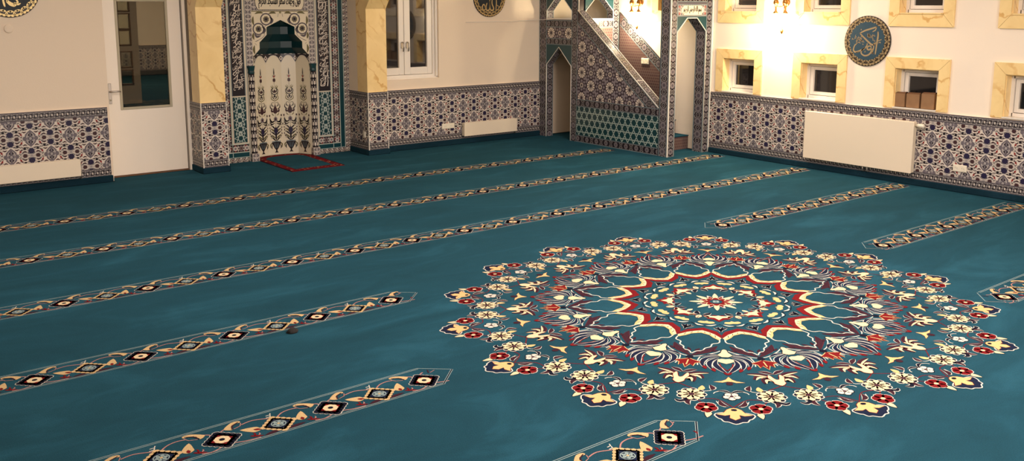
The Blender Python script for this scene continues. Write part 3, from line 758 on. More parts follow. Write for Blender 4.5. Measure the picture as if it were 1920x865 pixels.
# ------------------------------------------------------------------ small windows of the right wall
def small_window(n, yc, zlo, zhi, upper, grille=False):
    w = thing('window_%d' % n, (8.6, yc, zlo), kind='structure')
    X, T = 8.58, .106; y0, y1 = yc-HWY, yc+HWY
    m = MB(); bot = zlo-(.122 if upper else 0); top = zhi+.108
    L = [(y1+T, bot), (y1, zlo), (y1, zhi), (y1+T, top)]; Rr = [(y0-T, bot), (y0, zlo), (y0, zhi), (y0-T, top)]; Tt = [(y1+T, top), (y1, zhi), (y0, zhi), (y0-T, top)]
    g = .0015
    for q in (L, Rr, Tt)+(([(y1+T, bot), (y1, zlo), (y0, zlo), (y0-T, bot)],) if upper else ()):
        cx = sum(p[0] for p in q)/4; cz = sum(p[1] for p in q)/4
        q = [(cx+(p[0]-cx)*.993, cz+(p[1]-cz)*.993) for p in q]
        m.prism([(-p[0], p[1]) for p in q], (X, 0, 0), RX, BZ, .0205, 'marble_yellow')
    # stone lining of the reveal
    m.box(8.6, y1-.008, zlo, 8.70, y1, zhi, 'marble_yellow'); m.box(8.6, y0, zlo, 8.70, y0+.008, zhi, 'marble_yellow'); m.box(8.6, y0, zhi-.008, 8.70, y1, zhi, 'marble_yellow')
    m.build('marble_surround', w)
    m = MB(); m.box(8.57, y0, zlo, 8.70, y1, zlo+.012, 'trim_white' if not upper else 'marble_yellow'); m.build('sill', w)
    m = MB(); b = .03; z0, z1 = zlo+.012, zhi-.008
    for a in ((y0+.008, z0, y0+.008+b, z1), (y1-.008-b, z0, y1-.008, z1), (y0+.03, z0, y1-.03, z0+b), (y0+.03, z1-b, y1-.03, z1)): m.box(8.69, a[0], a[1], 8.76, a[2], a[3], 'white_frame')
    fr = m.build('window_frame', w)
    m = MB(); i = .008+b+.004
    ya, yb, za, zb = y0+i, y1-i, z0+b+.004, z1-b-.004; c = .036
    for a in ((ya, za, ya+c, zb), (yb-c, za, yb, zb), (ya+c, za, yb-c, za+c), (ya+c, zb-c, yb-c, zb)): m.bbox(8.705, a[0], a[1], 8.76, a[2], a[3], 'white_frame', .003)
    sash = m.build('sash', w)
    m = MB(); m.box(8.735, ya+c-.004, za+c-.004, 8.739, yb-c+.004, zb-c+.004, 'night_glass')
    m.build('glass_pane', sash)
    if grille:
        m = MB(); zz = za+c+.01
        while zz < zb-c-.004: m.bbox(8.724, ya+c, zz, 8.734, yb-c, zz+.022, 'dark_grille', .002); zz += .027
        m.build('shutter_slats', sash)
n = 2
for i, yc in enumerate(WY):
    if i: small_window(n, yc, .742, 1.137, False); n += 1
    small_window(n, yc, 1.67, 2.06, True, grille=(i == 1)); n += 1

# ------------------------------------------------------------------ radiators
def fin_radiator(x0, x1, z0, z1, ywall, depth, label):
    yf = ywall-depth; t = thing('radiator', ((x0+x1)/2, ywall-depth/2, z0), label, 'radiator', 'low white radiators on the tiled back wall')
    m = MB(); m.bbox(x0, yf, z0, x1, yf+.014, z1, 'radiator_enamel', .004); m.build('front_panel', t)
    m = MB(); m.bbox(x1-.012, yf+.014, z0+.005, x1-.004, ywall-.012, z1-.003, 'radiator_enamel', .002); m.build('side_cover', t)
    m = MB(); m.bbox(x0+.004, yf+.014, z0+.005, x0+.012, ywall-.012, z1-.003, 'radiator_enamel', .002)
    m.lathe((x0+.004, yf+.045, z1-.045), [(0, 0), (.012, 0), (.012, -.004), (0, -.004)], 'gasket', 'x', 10); m.build('side_cover', t)
    m = MB(); k = int((x1-x0)/.03)
    m.box(x0+.012, yf+.018, z1-.006, x1-.012, yf+.024, z1-.002, 'radiator_enamel'); m.box(x0+.012, ywall-.022, z1-.006, x1-.012, ywall-.014, z1-.002, 'radiator_enamel')
    for i in range(k): 
        xx = x0+.02+i*(x1-x0-.04)/k; m.box(xx, yf+.018, z1-.008, xx+.006, ywall-.014, z1-.004, 'radiator_enamel')
    m.build('top_grille', t)
    m = MB(); m.box(x0+.015, ywall-.026, z0+.005, x1-.015, ywall-.012, z1-.01, 'radiator_enamel'); m.build('back_panel', t)
    m = MB(); m.tube([(x1+.008, yf+.05, z1-.04), (x1+.008, yf+.05, z0-.03), (x1+.008, ywall+.01, z0-.03)], .008, 'chrome', 8); m.tube([(x1-.004, yf+.05, z0+.03), (x1+.014, yf+.05, z0+.03)], .012, 'chrome', 8); m.build('valve_pipe', t)
    return t
fin_radiator(6.572, 7.42, .1, .272, 9.462, .075, 'low white panel radiator on the tiles under the tall window')
fin_radiator(.9, 2.066, .1, .268, 9.5, .075, 'low white panel radiator at left, beside the glazed door')
t = thing('radiator', (8.54, 5.145, .12), 'large white flat panel radiator below the small windows', 'radiator')
m = MB(); m.bbox(8.5, 4.532, .12, 8.512, 5.757, .63, 'radiator_enamel', .004); m.build('front_panel', t)
for yy in (4.54, 5.74):
    m = MB(); m.bbox(8.513, yy, .125, 8.575, yy+.008, .626, 'radiator_enamel', .002); m.build('side_cover', t)
m = MB(); m.box(8.56, 4.55, .125, 8.574, 5.738, .62, 'radiator_enamel'); m.build('back_panel', t)
m = MB(); m.box(8.513, 4.55, .624, 8.518, 5.74, .628, 'radiator_enamel'); m.box(8.568, 4.55, .624, 8.574, 5.74, .628, 'radiator_enamel')
for i in range(40): m.box(8.516, 4.56+i*.0295, .622, 8.57, 4.566+i*.0295, .626, 'radiator_enamel')
m.build('top_grille', t)
m = MB(); m.lathe((8.54, 4.535, .595), [(.0, 0), (.012, 0), (.012, -.02), (.02, -.024), (.021, -.08), (.016, -.088), (0, -.088)], 'plastic_white', 'y', 14); m.build('valve_knob', t)
m = MB()
for yy in (5.02, 5.07): m.tube([(8.54, yy, .13), (8.54, yy, .075), (8.56, yy, .068), (8.59, yy, .066)], .0085, 'chrome', 8)
m.build('pipe', t)

# ------------------------------------------------------------------ sockets and cover plate
def socket(O, U, w, h, label, holes, group=None):
    U = Vector(U); V = Vector(BZ); N = U.cross(V); O = Vector(O)
    t = thing('wall_socket', O, label, 'socket')
    def at(u, v, n): return tuple(O+U*u+V*v+N*n)
    m = MB(); b = .004
    m.loft([[at(-w/2, -h/2, 0), at(w/2, -h/2, 0), at(w/2, h/2, 0), at(-w/2, h/2, 0)], [at(-w/2, -h/2, .008), at(w/2, -h/2, .008), at(w/2, h/2, .008), at(-w/2, h/2, .008)], [at(-w/2+b, -h/2+b, .012), at(w/2-b, -h/2+b, .012), at(w/2-b, h/2-b, .012), at(-w/2+b, h/2-b, .012)]], 'plastic_white', True, True)
    cp = m.build('cover_plate', t)
    for u in holes:
        m = MB(); r = min(h, w)*.3
        m.loft([[at(u+q*cos(a), q*sin(a), d_) for a in [2*pi*i/16 for i in range(16)]] for q, d_ in ((r, .0122), (r, .0146), (r*.86, .0146), (r*.8, .0128), (r*.2, .0128))], 'plastic_white', True, True)
        for s in (-1, 1): m.loft([[at(u+s*r*.4+.0028*cos(a), .0028*sin(a), d_) for a in [2*pi*i/8 for i in range(8)]] for d_ in (.0128, .0135)], 'board_rim', True, True)
        m.build('outlet', cp)
    return t
socket((6.365, 9.459, .245), BX, .185, .066, 'white double wall socket on tiles under the tall window', (-.045, .045))
socket((8.579, 4.09, .229), RX, .13, .066, 'white double wall socket on tiles right of the large radiator', (-.032, .032))
socket((5.185, 9.45, .24), RX, .045, .07, 'white wall socket on the shaded side of the tiled pillar base', (0,))
socket((7.93+.15, 9.478, .31), BX, .05, .06, 'small beige wall socket seen through the pulpit arch', (0,))
m = MB(); m.lathe((1.56, 9.52, 1.523), [(0, -.003), (.038, -.003), (.038, -.01), (.034, -.012), (0, -.012)], 'plaster', 'y', 28)
o = m.build('blank_cover'); o['label'] = 'round blank cover plate on plaster below the left roundel'; o['category'] = 'cover plate'

# ------------------------------------------------------------------ calligraphy roundels
def roundel(c, U, r, label, ground, gold, strokes, lay=3):
    U = Vector(U); V = Vector(BZ); N = U.cross(V); c = Vector(c)
    t = thing('calligraphy_roundel', c, label, 'roundel')
    def ringpts(q, d_): return [tuple(c+U*q*cos(a)+V*q*sin(a)+N*d_) for a in [2*pi*i/64 for i in range(64)]]
    m = MB(); m.loft([ringpts(r, 0), ringpts(r, .010), ringpts(r*.985, .012)], 'board_rim', True, True); bd = m.build('board', t)
    P = Pat(); k = 22
    P.add(circ(0, 0, r*.975, None, 64), 'board_rim', 0)
    for i in range(k):
        a = 2*pi*i/k; cs = (r*.87*cos(a), r*.87*sin(a)); L_ = Pat()
        for s in (-1, 1):
            L_.blade([(s*.002, .006*r/.25), (s*.018*r/.25, .016*r/.25), (s*.034*r/.25, .006*r/.25)], .024*r/.25, gold, 2)
            L_.blade([(s*.002, -.012*r/.25), (s*.02*r/.25, -.024*r/.25), (s*.042*r/.25, -.012*r/.25)], .017*r/.25, gold, 2)
        L_.add(circ(0, 0, .011*r/.25, .02*r/.25, 8), gold, 2); L_.add(circ(0, 0, .0045*r/.25, None, 6), 'board_rim', 3)
        P.stamp(L_, 1, 1, a-pi/2, *cs)
    P.add(scallop(0, 0, r*.77, k, .04, 4, pi/k), ground, 4)
    m = MB(); m.pat(P, c+N*.0122, U, V, 0); m.build('gilt_border', bd)
    m = MB(); Q = Pat()
    for pts, w_ in strokes:
        pts = [(x*r, y_*r) for x, y_ in pts]
        S = smooth(pts, 5); n_ = len(S)
        W = [1.3*w_*r*(.6+.4*sin(pi*min(1, (i+.6)/n_))) for i in range(n_)]
        for q in strip(S, W): Q.add(q, gold, 0)
        for e in (S[0], S[-1]): Q.add(circ(e[0], e[1], w_*r*.3, None, 8), gold, 0)
    m.pat(Q, c+N*.0122+N*LS*5, U, V, 0); m.build('lettering', bd)
    return t
def from_crop(cx, cy_, rx, ry, L): return [([((x-cx)/rx, -(y_-cy_)/ry) for x, y_ in pts], w_) for pts, w_ in L]
abu = [([(520, 308), (524, 370), (513, 480), (500, 632)], .055), ([(495, 240), (440, 260), (330, 296), (252, 338)], .05), ([(255, 340), (330, 408), (390, 460), (440, 496), (478, 490), (492, 462)], .055),
       ([(495, 240), (480, 285), (440, 312)], .035), ([(268, 278), (272, 292)], .04),
       ([(440, 545), (425, 520), (395, 520), (375, 550), (400, 572), (440, 555), (438, 600), (400, 645), (340, 658), (292, 625), (300, 580), (340, 545)], .05),
       ([(372, 480), (368, 515), (330, 560), (270, 590), (205, 612), (172, 585), (185, 520), (215, 492)], .05), ([(470, 470), (470, 540), (455, 600), (470, 625)], .042), ([(345, 600), (352, 606)], .06), ([(455, 612), (462, 620)], .06),
       ([(215, 620), (265, 606)], .025), ([(530, 440), (578, 418)], .03), ([(535, 470), (560, 455), (566, 472)], .025)]
rng = random.Random(3)
for x0, y0_, x1, y1_, k_ in ((150, 380, 300, 430, 9), (175, 430, 330, 495, 11), (365, 350, 485, 440, 14)):
    for _ in range(k_):
        x = rng.uniform(x0, x1); y_ = rng.uniform(y0_, y1_)
        abu.append(([(x, y_-rng.uniform(8, 26)), (x+rng.uniform(-14, 4), y_+6), (x+rng.uniform(4, 22), y_+rng.uniform(-4, 12))], .018))
roundel((8.598, 5.135, 1.393), RX, .255, 'teal calligraphy roundel between the small windows of the right wall', 'board_teal', 'board_tan', from_crop(365, 447, 342, 365, abu))
alla = [([(1100, -350), (1108, -150), (1100, 30), (1085, 235)], .05), ([(980, -330), (975, -100), (1020, 90), (1005, 190), (965, 205), (930, 170), (915, 20), (905, -280)], .06), ([(905, -200), (905, 60), (890, 170), (845, 212), (808, 170), (800, 40), (825, -120)], .06), ([(800, 60), (775, 150), (740, 205), (700, 150), (690, 30), (720, -60), (760, -20), (770, 80)], .05), ([(870, 240), (905, 300), (940, 238)], .03), ([(905, 250), (910, 300)], .025), ([(1120, -30), (1160, 5), (1150, 30)], .03), ([(640, 60), (690, 20)], .02), ([(850, -420), (890, -390), (930, -420), (960, -395)], .03)]
roundel((7.03, 9.478, 1.848), BX, .253, 'dark teal calligraphy roundel high on plaster right of the tall window', 'board_dark', 'board_gold', from_crop(910, -400, 475, 905, alla))
muh = [([(60, -90), (75, 40), (95, 128)], .05), ([(150, -20), (230, 60), (315, 85), (330, 40)], .1), ([(360, -60), (400, 10), (370, 50), (400, 75), (460, 45)], .05), ([(20, -380), (-60, -250), (60, -180), (230, -200), (300, -330), (200, -420)], .08), ([(-120, -120), (-250, -90), (-330, -200), (-240, -330)], .08), ([(420, -500), (430, -300), (400, -150)], .06), ([(-60, 20), (-150, 60), (-260, 20), (-340, -80)], .07), ([(-200, -520), (0, -600), (200, -560), (330, -620)], .06)]
roundel((1.585, 9.518, 1.885), BX, .26, 'black roundel with bright gold script high on the far-left wall', 'board_dark', 'board_gold_bright', from_crop(210, -325, 735, 735, muh))

# ------------------------------------------------------------------ mihrab
mih = thing('prayer_niche', (4.342, 9.81, 0), 'tall tiled mihrab niche with green stepped hood and calligraphy bands', 'prayer niche')
YM = 9.81; XC = 4.342; ZT = 2.3
def flower_band(L, w):
    P = Pat(); t = 'tile_'; P.rect(0, 0, w, L, t+'ink', 1); c = w/2; per = .132
    for i in range(int(L/per)+1):
        z = i*per+.03
        P.add(scallop(c, z, .030, 10, .14, 3), t+'lgrey', 2); P.ring(c, z, .02, .006, t+'white', 3, 12); P.add(circ(c, z, .012, None, 8), t+'grey', 3)
        P.add(scallop(c, z+.066, .034, 8, .18, 3, 0, .028), t+'grey', 2); P.add(scallop(c, z+.066, .022, 6, .2, 3), t+'tan', 3); P.add(circ(c, z+.066, .007, None, 6), t+'ink', 4)
        for sx in (-1, 1):
            for sz in (-1, 1):
                P.add(circ(c+sx*.016, z+sz*.034, .0095, None, 8), t+'white', 2); P.add(circ(c+sx*.016, z+sz*.034, .004, None, 6), t+'rust', 3)
                P.add(circ(c+sx*.031, z+sz*.03, .006, None, 6), t+'lgrey', 2)
            P.add(circ(c+sx*.03, z+(.0 if i % 2 else .012), .007, .012, 6), t+'red', 2)
    return P.clip(rect(0, 0, w, L))
def ring_band(L, w):
    P = Pat(); t = 'tile_'; P.rect(0, 0, w, L, t+'white', 1); c = w/2; per = .066
    for e in (.004, w-.004): P.line([(e, 0), (e, L)], .004, t+'dgrey', 2)
    for i in range(int(L/per)+2):
        z = i*per
        P.ring(c, z, .019, .0065, t+'ink', 3, 12); P.add(circ(c, z, .011, None, 8), t+'rust', 3)
        P.line(smooth([(c-w*.4, z+.018), (c-.008, z+.028), (c+.008, z+.038), (c+w*.4, z+.05)], 3), .006, t+'dgrey', 2)
        P.line(smooth([(c-w*.4, z-.004), (c-.02, z+.022), (c+.012, z+.03), (c+w*.38, z+.03)], 3), .005, t+'olive', 2)
        P.blade([(c+.012, z+.018), (c+.026, z+.012), (c+.028, z-.004)], .01, t+'ink', 2); P.blade([(c-.012, z-.018), (c-.026, z-.012), (c-.028, z+.004)], .01, t+'ink', 2)
    return P.clip(rect(0, 0, w, L))
def arabesque(w, L):
    P = Pat(); t = 'tile_'; P.rect(0, 0, w, L, t+'lgrey', 1); r_ = random.Random(int(L*100)+int(w*1000)); per = .05
    for i in range(int(L/per)+1):
        for j in range(max(1, round(w/.036))):
            x = (j+.5)*w/max(1, round(w/.036)); z = (i+.5)*per
            s = 1 if (i+j) % 2 else -1
            P.blade([(x-s*.014, z-.016), (x, z-.004), (x+s*.012, z+.016)], .011, t+'dgrey', 2); P.blade([(x+s*.014, z-.014), (x+s*.004, z-.018), (x-s*.008, z-.012)], .008, t+'ink', 2)
            P.add(circ(x-s*.01, z+.012, .005, None, 6), t+'white', 3); P.line(smooth([(x-.016, z+.02), (x, z+.012), (x+.016, z+.022)], 2), .0035, t+'white', 3)
    return P.clip(rect(0, 0, w, L))
def star_panel(w, L):
    P = Pat(); t = 'tile_'; P.rect(0, 0, w, L, t+'dteal', 1); n_ = 5; per = L/n_
    for i in range(n_):
        z = (i+.5)*per; k0 = 2+(i % 2)
        pts = [(w/2+w*.49*cos(pi/2+2*pi*k*3/8), z+per*.78*sin(pi/2+2*pi*k*3/8)) for k in range(8)]
        P.line(pts, .0105, t+'pearl', k0, True)
    return P.clip(rect(0, 0, w, L))
AYA = ['الله', 'لا', 'اله', 'الا', 'هو', 'الحي', 'القيوم', 'لا', 'تاخذه', 'سنة', 'ولا', 'نوم', 'له', 'ما', 'في', 'السموات', 'وما', 'في', 'الارض', 'من', 'ذا', 'الذي', 'يشفع', 'عنده', 'الا', 'باذنه', 'يعلم', 'ما', 'بين', 'ايديهم', 'وما', 'خلفهم', 'ولا', 'يحيطون', 'بشي', 'من', 'علمه']
def script_panel(w, L, start):
    P = Pat(); t = 'tile_'; P.rect(0, 0, w, L, t+'ink', 1); r_ = random.Random(start)
    z = L-.02; i = start; prev = .0
    while z > .03:
        word = AYA[i % len(AYA)]; i += 1; hgt = r_.uniform(.062, .085)
        ww = w*(.74 if len(word) > 2 else .46); x = w*.12 if len(word) > 2 else w*r_.choice((.14, .4))
        if z-hgt < .008: break
        T = text_pat(word, t+'white', 2)
        for q, c_, l_ in T.items:
            P.add([(x+px*ww+(py-.5)*.012, z-hgt+py*hgt) for px, py in q], c_, l_)
        # marks and sweeping strokes that fill the line
        for _ in range(4):
            a, b = r_.uniform(.1, .85)*w, z-r_.uniform(0, hgt)
            P.line(smooth([(a, b), (a+.012, b+.008), (a+.026, b+.004)], 2), .004, t+'white', 2)
        sx = r_.uniform(.2, .7)*w
        P.line(smooth([(sx+.03, z-hgt*.1), (sx+.008, z-hgt*.45), (sx-.02, z-hgt*.8)], 3), .0065, t+'white', 3)
        z -= hgt*.78
    return P
# face plate, with an opening for the niche
m = MB(); half = 5.188-XC
prof_r = [(.337, 0), (.337, 1.183), (.326, 1.183), (.257, 1.255), (.257, 1.328), (.169, 1.413), (.169, 1.497), (0, 1.576)]
open_pts = [(-.337, 0)]+[(-x, z) for x, z in prof_r[1:]]+[(x, z) for x, z in prof_r[:-1][::-1]]
poly = [(-half, 0), (-.337, 0)]+[(-x, z) for x, z in prof_r[1:]]
# left and right halves of the plate so that the opening stays clean
left = [(-half, 0)]+[(-x, z) for x, z in prof_r]+[(0, ZT), (-half, ZT)]
right = [(x, z) for x, z in prof_r][::-1]+[(half, 0), (half, ZT), (0, ZT)]
for P_ in (left, right[::-1]): m.prism(P_, (XC, YM, 0), BX, BZ, .024, 'tile_cream')
m.build('face_panel', mih)
O = (XC, YM, 0)
def part(name, P_, off=.0006, **kw):
    m = MB(); m.pat(P_, O, BX, BZ, off); return m.build(name, mih, **kw)
def both(fn):
    P = Pat(); A = fn(0); P.stamp(A); B = fn(1); P.stamp(B, -1, 1); return P
b_out = Pat(); b_teal = []; b_fl = Pat(); b_ln = Pat()
for s in (1, -1):
    b_out.stamp(ring_band(ZT, .068).scaled(s, 1, s*(half-.069), 0)); tb = Pat(); tb.rect(min(s*(half-.077), s*(half-.128)), .058, max(s*(half-.077), s*(half-.128)), ZT, 'tile_teal', 1); b_teal.append(tb)
    b_fl.stamp(flower_band(ZT-.118, .083).scaled(s, 1, s*(half-.222), .118))
    for x in (half-.0725, half-.132, half-.2295): b_ln.line([(s*x, .057), (s*x, ZT)], .007, 'tile_sage', 2)
# horizontal runs at the foot, left and right of the niche
for s in (1, -1):
    hb = Pat().stamp(ring_band(.36, .055), 1, 1, -pi/2, 0, .056); b_out.stamp(hb.clip(rect(0, 0, .35, .06)), s, 1, 0, s*(half-.42))
    x0, x1 = half-.42, half-.129
    b_teal[0 if s > 0 else 1].rect(min(s*x0, s*x1), .06, max(s*x0, s*x1), .108, 'tile_teal', 1)
    hf = Pat().stamp(flower_band(.30, .083), 1, 1, -pi/2, 0, .2); b_fl.stamp(hf.clip(rect(0, .118, .197, .2)), s, 1, 0, s*(half-.42))
    for z in (.0575, .112, .206): b_ln.line([(s*(half-.42), z), (s*(half-(.135 if z > .1 else .075)), z)], .006, 'tile_sage', 3)
part('rosette_border', b_out); [part('teal_border', q) for q in b_teal]; part('flower_border', b_fl, .0012); part('border_line', b_ln, .0012)
for s in (-1, 1):
    xa, xb = half-.405, half-.245
    P = Pat(); T = script_panel(.14, 1.44, 0 if s < 0 else 17)
    P.rect(min(s*xa, s*xb), .745, max(s*xa, s*xb), ZT, 'tile_ink', 0)
    P.stamp(T, 1, 1, 0, (xa+.01 if s > 0 else -xb+.01), .756)
    x0, x1 = min(s*xa, s*xb), max(s*xa, s*xb)
    P.line([(x0+.005, ZT), (x0+.005, .749), (x1-.005, .749), (x1-.005, ZT)], .007, 'tile_steel', 2)
    part('script_panel', P, .0018, label='black tile panel of white Arabic script')
    P = Pat(); P.stamp(star_panel(.15, .51), 1, 1, 0, x0+.005, .222)
    P.line([(x0+.003, .219), (x1-.003, .219), (x1-.003, .736), (x0+.003, .736)], .006, 'tile_lgrey', 3, True)
    part('star_panel', P, .0018, label='green tile panel with white star lattice')
P = Pat()
for s in (-1, 1): P.stamp(arabesque(.072, ZT-1.05), 1, 1, 0, (.34 if s > 0 else -.412), 1.05)
for s in (-1, 1): P.line([(s*.418, .0), (s*.418, ZT)], .006, 'tile_steel', 2)
part('arabesque_border', P, .0016)
# white panel with big flowers and olive leaves round the hood
P = Pat(); P.rect(-.335, 1.1, .335, 1.668, 'tile_cream', 0); t = 'tile_'
for s in (-1, 1):
    for fx, fz, r_ in ((.17, 1.585, .05), (.262, 1.478, .05)):
        P.ring(s*fx, fz, r_+.012, .014, t+'dgrey', 2, 16); P.add(scallop(s*fx, fz, r_*.75, 8, .25, 3), t+'olive', 3); P.flower(s*fx, fz, r_*.55, 8, t+'dgrey', 4, t+'cream'); P.add(circ(s*fx, fz, .012, None, 8), t+'ink', 6)
        P.blade([(s*(fx-.05), fz-.055), (s*(fx-.075), fz-.01), (s*(fx-.04), fz+.03)], .028, t+'dgrey', 2); P.blade([(s*(fx+.05), fz-.05), (s*(fx+.02), fz-.085), (s*(fx-.03), fz-.07)], .028, t+'dgrey', 2)
    for p in ([(.05, 1.65), (.09, 1.66), (.14, 1.645)], [(.2, 1.652), (.25, 1.662), (.3, 1.645)], [(.012, 1.57), (.03, 1.61), (.022, 1.65)], [(.315, 1.52), (.325, 1.57), (.318, 1.62)], [(.318, 1.36), (.328, 1.4), (.318, 1.44)], [(.31, 1.34), (.27, 1.35), (.23, 1.335)], [(.31, 1.32), (.29, 1.3), (.25, 1.295)], [(.315, 1.2), (.325, 1.25), (.316, 1.3)]):
        P.blade([(s*x, z) for x, z in p], .028, t+'olive', 2); P.line([(s*x, z) for x, z in p], .003, t+'ink', 3)
    P.line(smooth([(s*.3, 1.34), (s*.2, 1.4), (s*.19, 1.5), (s*.1, 1.55)], 4), .006, t+'grey', 1)
P.flower(0, 1.66, .014, 4, t+'olive', 2)
# keep the flowers off the hood opening
hood_poly = [(x, z) for x, z in prof_r[1:]]
def inside(x, z):
    x = abs(x)
    for (xa, za), (xb, zb) in zip(hood_poly[:-1], hood_poly[1:]):
        if min(za, zb) <= z <= max(za, zb) and za != zb:
            if x < xa+(xb-xa)*(z-za)/(zb-za)+.002: return True
    return z < 1.183 and x < .337
Q = Pat()
for p, c_, l_ in P.items:
    if c_ == 'tile_cream' and len(p) == 4 and l_ == 0:
        for s in (-1, 1): Q.add([(s*x, z) for x, z in prof_r[1:]]+[(0, 1.668), (s*.337, 1.668)], c_, 0)
    elif not any(inside(x, z) for x, z in p): Q.add(p, c_, l_)
part('flower_panel', Q, .0016, label='cream tile panel with large flowers and olive leaves')
P = Pat(); P.stamp(arabesque(.676, .3), 1, 1, 0, -.338, 1.68)
cart = smooth([(-.29, 1.78), (-.265, 1.70), (-.2, 1.692), (.2, 1.692), (.265, 1.70), (.29, 1.78), (.265, 1.86), (.2, 1.872), (-.2, 1.872), (-.265, 1.86)], 2, True)
P.edged(cart, 'tile_cream', 'tile_ink', .006, 4)
T = text_pat('فول وجهك شطر المسجد الحرام', 'tile_ink', 6)
for dx, dz in ((0, 0), (.0022, .0012), (-.0022, -.0012)): P.stamp(T, .5, .14, 0, -.25+dx, 1.702+dz)
r_ = random.Random(8)
for _ in range(16):
    a, b = r_.uniform(-.22, .2), r_.uniform(1.78, 1.85); P.line([(a, b), (a+.014, b+.008)], .004, 'tile_ink', 6)
P.line([(-.338, 1.673), (.338, 1.673)], .008, 'tile_olive', 4)
part('inscription_panel', P, .0016, label='cream inscription panel above the niche')
# niche back: five facets with painted vases
def vase_motif():
    P = Pat(); t = 'tile_'; nv, ol, ik, mr = t+'ink', t+'olive', t+'ink', t+'maroon'
    P.add([(-.035, .01), (-.012, .03), (-.012, .05), (.012, .05), (.012, .03), (.035, .01)], nv, 2)
    P.add(smooth([(-.012, .05), (-.04, .08), (-.062, .12), (-.075, .155), (.075, .155), (.062, .12), (.04, .08), (.012, .05)], 2, True), nv, 2)
    for x in (-.04, -.015, .015, .04): P.line([(x*.5, .075), (x, .145)], .005, t+'steel', 3)
    P.rect(-.075, .158, .075, .17, t+'steel', 2)
    for s in (-1, 1):
        P.blade([(s*.07, .15), (s*.1, .12), (s*.095, .075)], .02, ol, 2); P.blade([(s*.065, .13), (s*.082, .09), (s*.07, .06)], .018, nv, 2)
        for i, (z, w_) in enumerate(((.2, .07), (.235, .09), (.28, .085), (.32, .09), (.36, .07))):
            P.blade([(s*.01, z-.03), (s*w_*.6, z), (s*w_, z+.03)], .018, ol if i % 2 else nv, 2); P.line(smooth([(s*.005, z-.03), (s*w_*.6, z+.012), (s*(w_+.014), z+.008)], 3), .005, ik, 2)
            P.add(circ(s*(w_+.012), z+.034, .009, .012, 7), mr, 3)
        for z in (.42, .45):
            P.blade([(s*.012, z), (s*.07, z-.02), (s*.105, z+.03)], .02, nv, 2); P.line(smooth([(s*.02, z), (s*.08, z-.03), (s*.118, z-.035)], 3), .005, ol, 2)
        P.blade([(s*.015, .44), (s*.07, .435), (s*.098, .5)], .024, nv, 2); P.add(circ(s*.1, .52, .012, .016, 8), mr, 3); P.add(circ(s*.115, .40, .008, .01, 7), nv, 3)
        P.blade([(s*.02, .52), (s*.05, .535), (s*.06, .56)], .014, ol, 2)
        P.blade([(s*.012, .575), (s*.06, .58), (s*.062, .62)], .03, mr, 2); P.blade([(s*.014, .64), (s*.055, .66), (s*.05, .70)], .014, nv, 2); P.line(smooth([(s*.01, .69), (s*.045, .70), (s*.06, .68)], 3), .005, ik, 2)
        P.line(smooth([(s*.006, .72), (s*.06, .75), (s*.045, .80), (s*.06, .82)], 4), .011, ol, 2); P.line(smooth([(0, .80), (s*.05, .83), (s*.055, .87), (s*.02, .89)], 4), .012, ik, 2); P.blade([(s*.006, .74), (s*.03, .765), (s*.026, .79)], .016, nv, 2); P.blade([(s*.012, .9), (s*.045, .9), (s*.06, .93)], .014, ol, 2); P.blade([(s*.03, .6), (s*.08, .63), (s*.075, .68)], .016, nv, 2)
        P.blade([(s*.01, .83), (s*.034, .85), (s*.04, .89)], .016, nv, 2); P.blade([(s*.008, .905), (s*.03, .915), (s*.036, .94)], .01, ol, 2); P.blade([(s*.004, 1.04), (s*.02, 1.055), (s*.022, 1.075)], .008, nv, 2)
    P.blade([(0, .17), (0, .25), (0, .39)], .03, ik, 2); P.add(scallop(0, .31, .04, 8, .3, 3, 0, .05), t+'navy', 3)
    P.add(scallop(0, .47, .034, 8, .2, 3), t+'grey', 3); P.add(circ(0, .47, .016, None, 8), mr, 5)
    P.add(smooth([(-.034, .6), (-.03, .56), (0, .545), (.03, .56), (.034, .6), (.012, .645), (0, .68), (-.012, .645)], 3, True), mr, 4)
    P.line([(0, .39), (0, 1.12)], .004, ik, 1)
    P.add(scallop(0, .85, .022, 8, .25, 3), mr, 4); P.add(scallop(0, .78, .018, 6, .25, 3), nv, 4); P.add(scallop(0, 1.0, .026, 6, .25, 3, 0, .03), mr, 4); P.add(circ(0, 1.05, .012, .016, 8), t+'red', 4); P.blade([(0, 1.06), (0, 1.1), (0, 1.165)], .018, nv, 4)
    return P.scaled(.72, .86, 0, 0)
VM = vase_motif()
for i in range(5):
    m = MB(); a, b = Vector((*NV[i], 0)), Vector((*NV[i+1], 0)); U = (b-a).normalized(); wf = (b-a).length
    m.face([a, b, b+Vector((0, 0, 1.2)), a+Vector((0, 0, 1.2))], 'tile_cream')
    P = Pat().stamp(VM, 1, 1, 0, wf/2, .02)
    m.pat(P.clip(rect(0, 0, wf, 1.2)), a, U, BZ); m.build('niche_facet', mih)
m = MB()
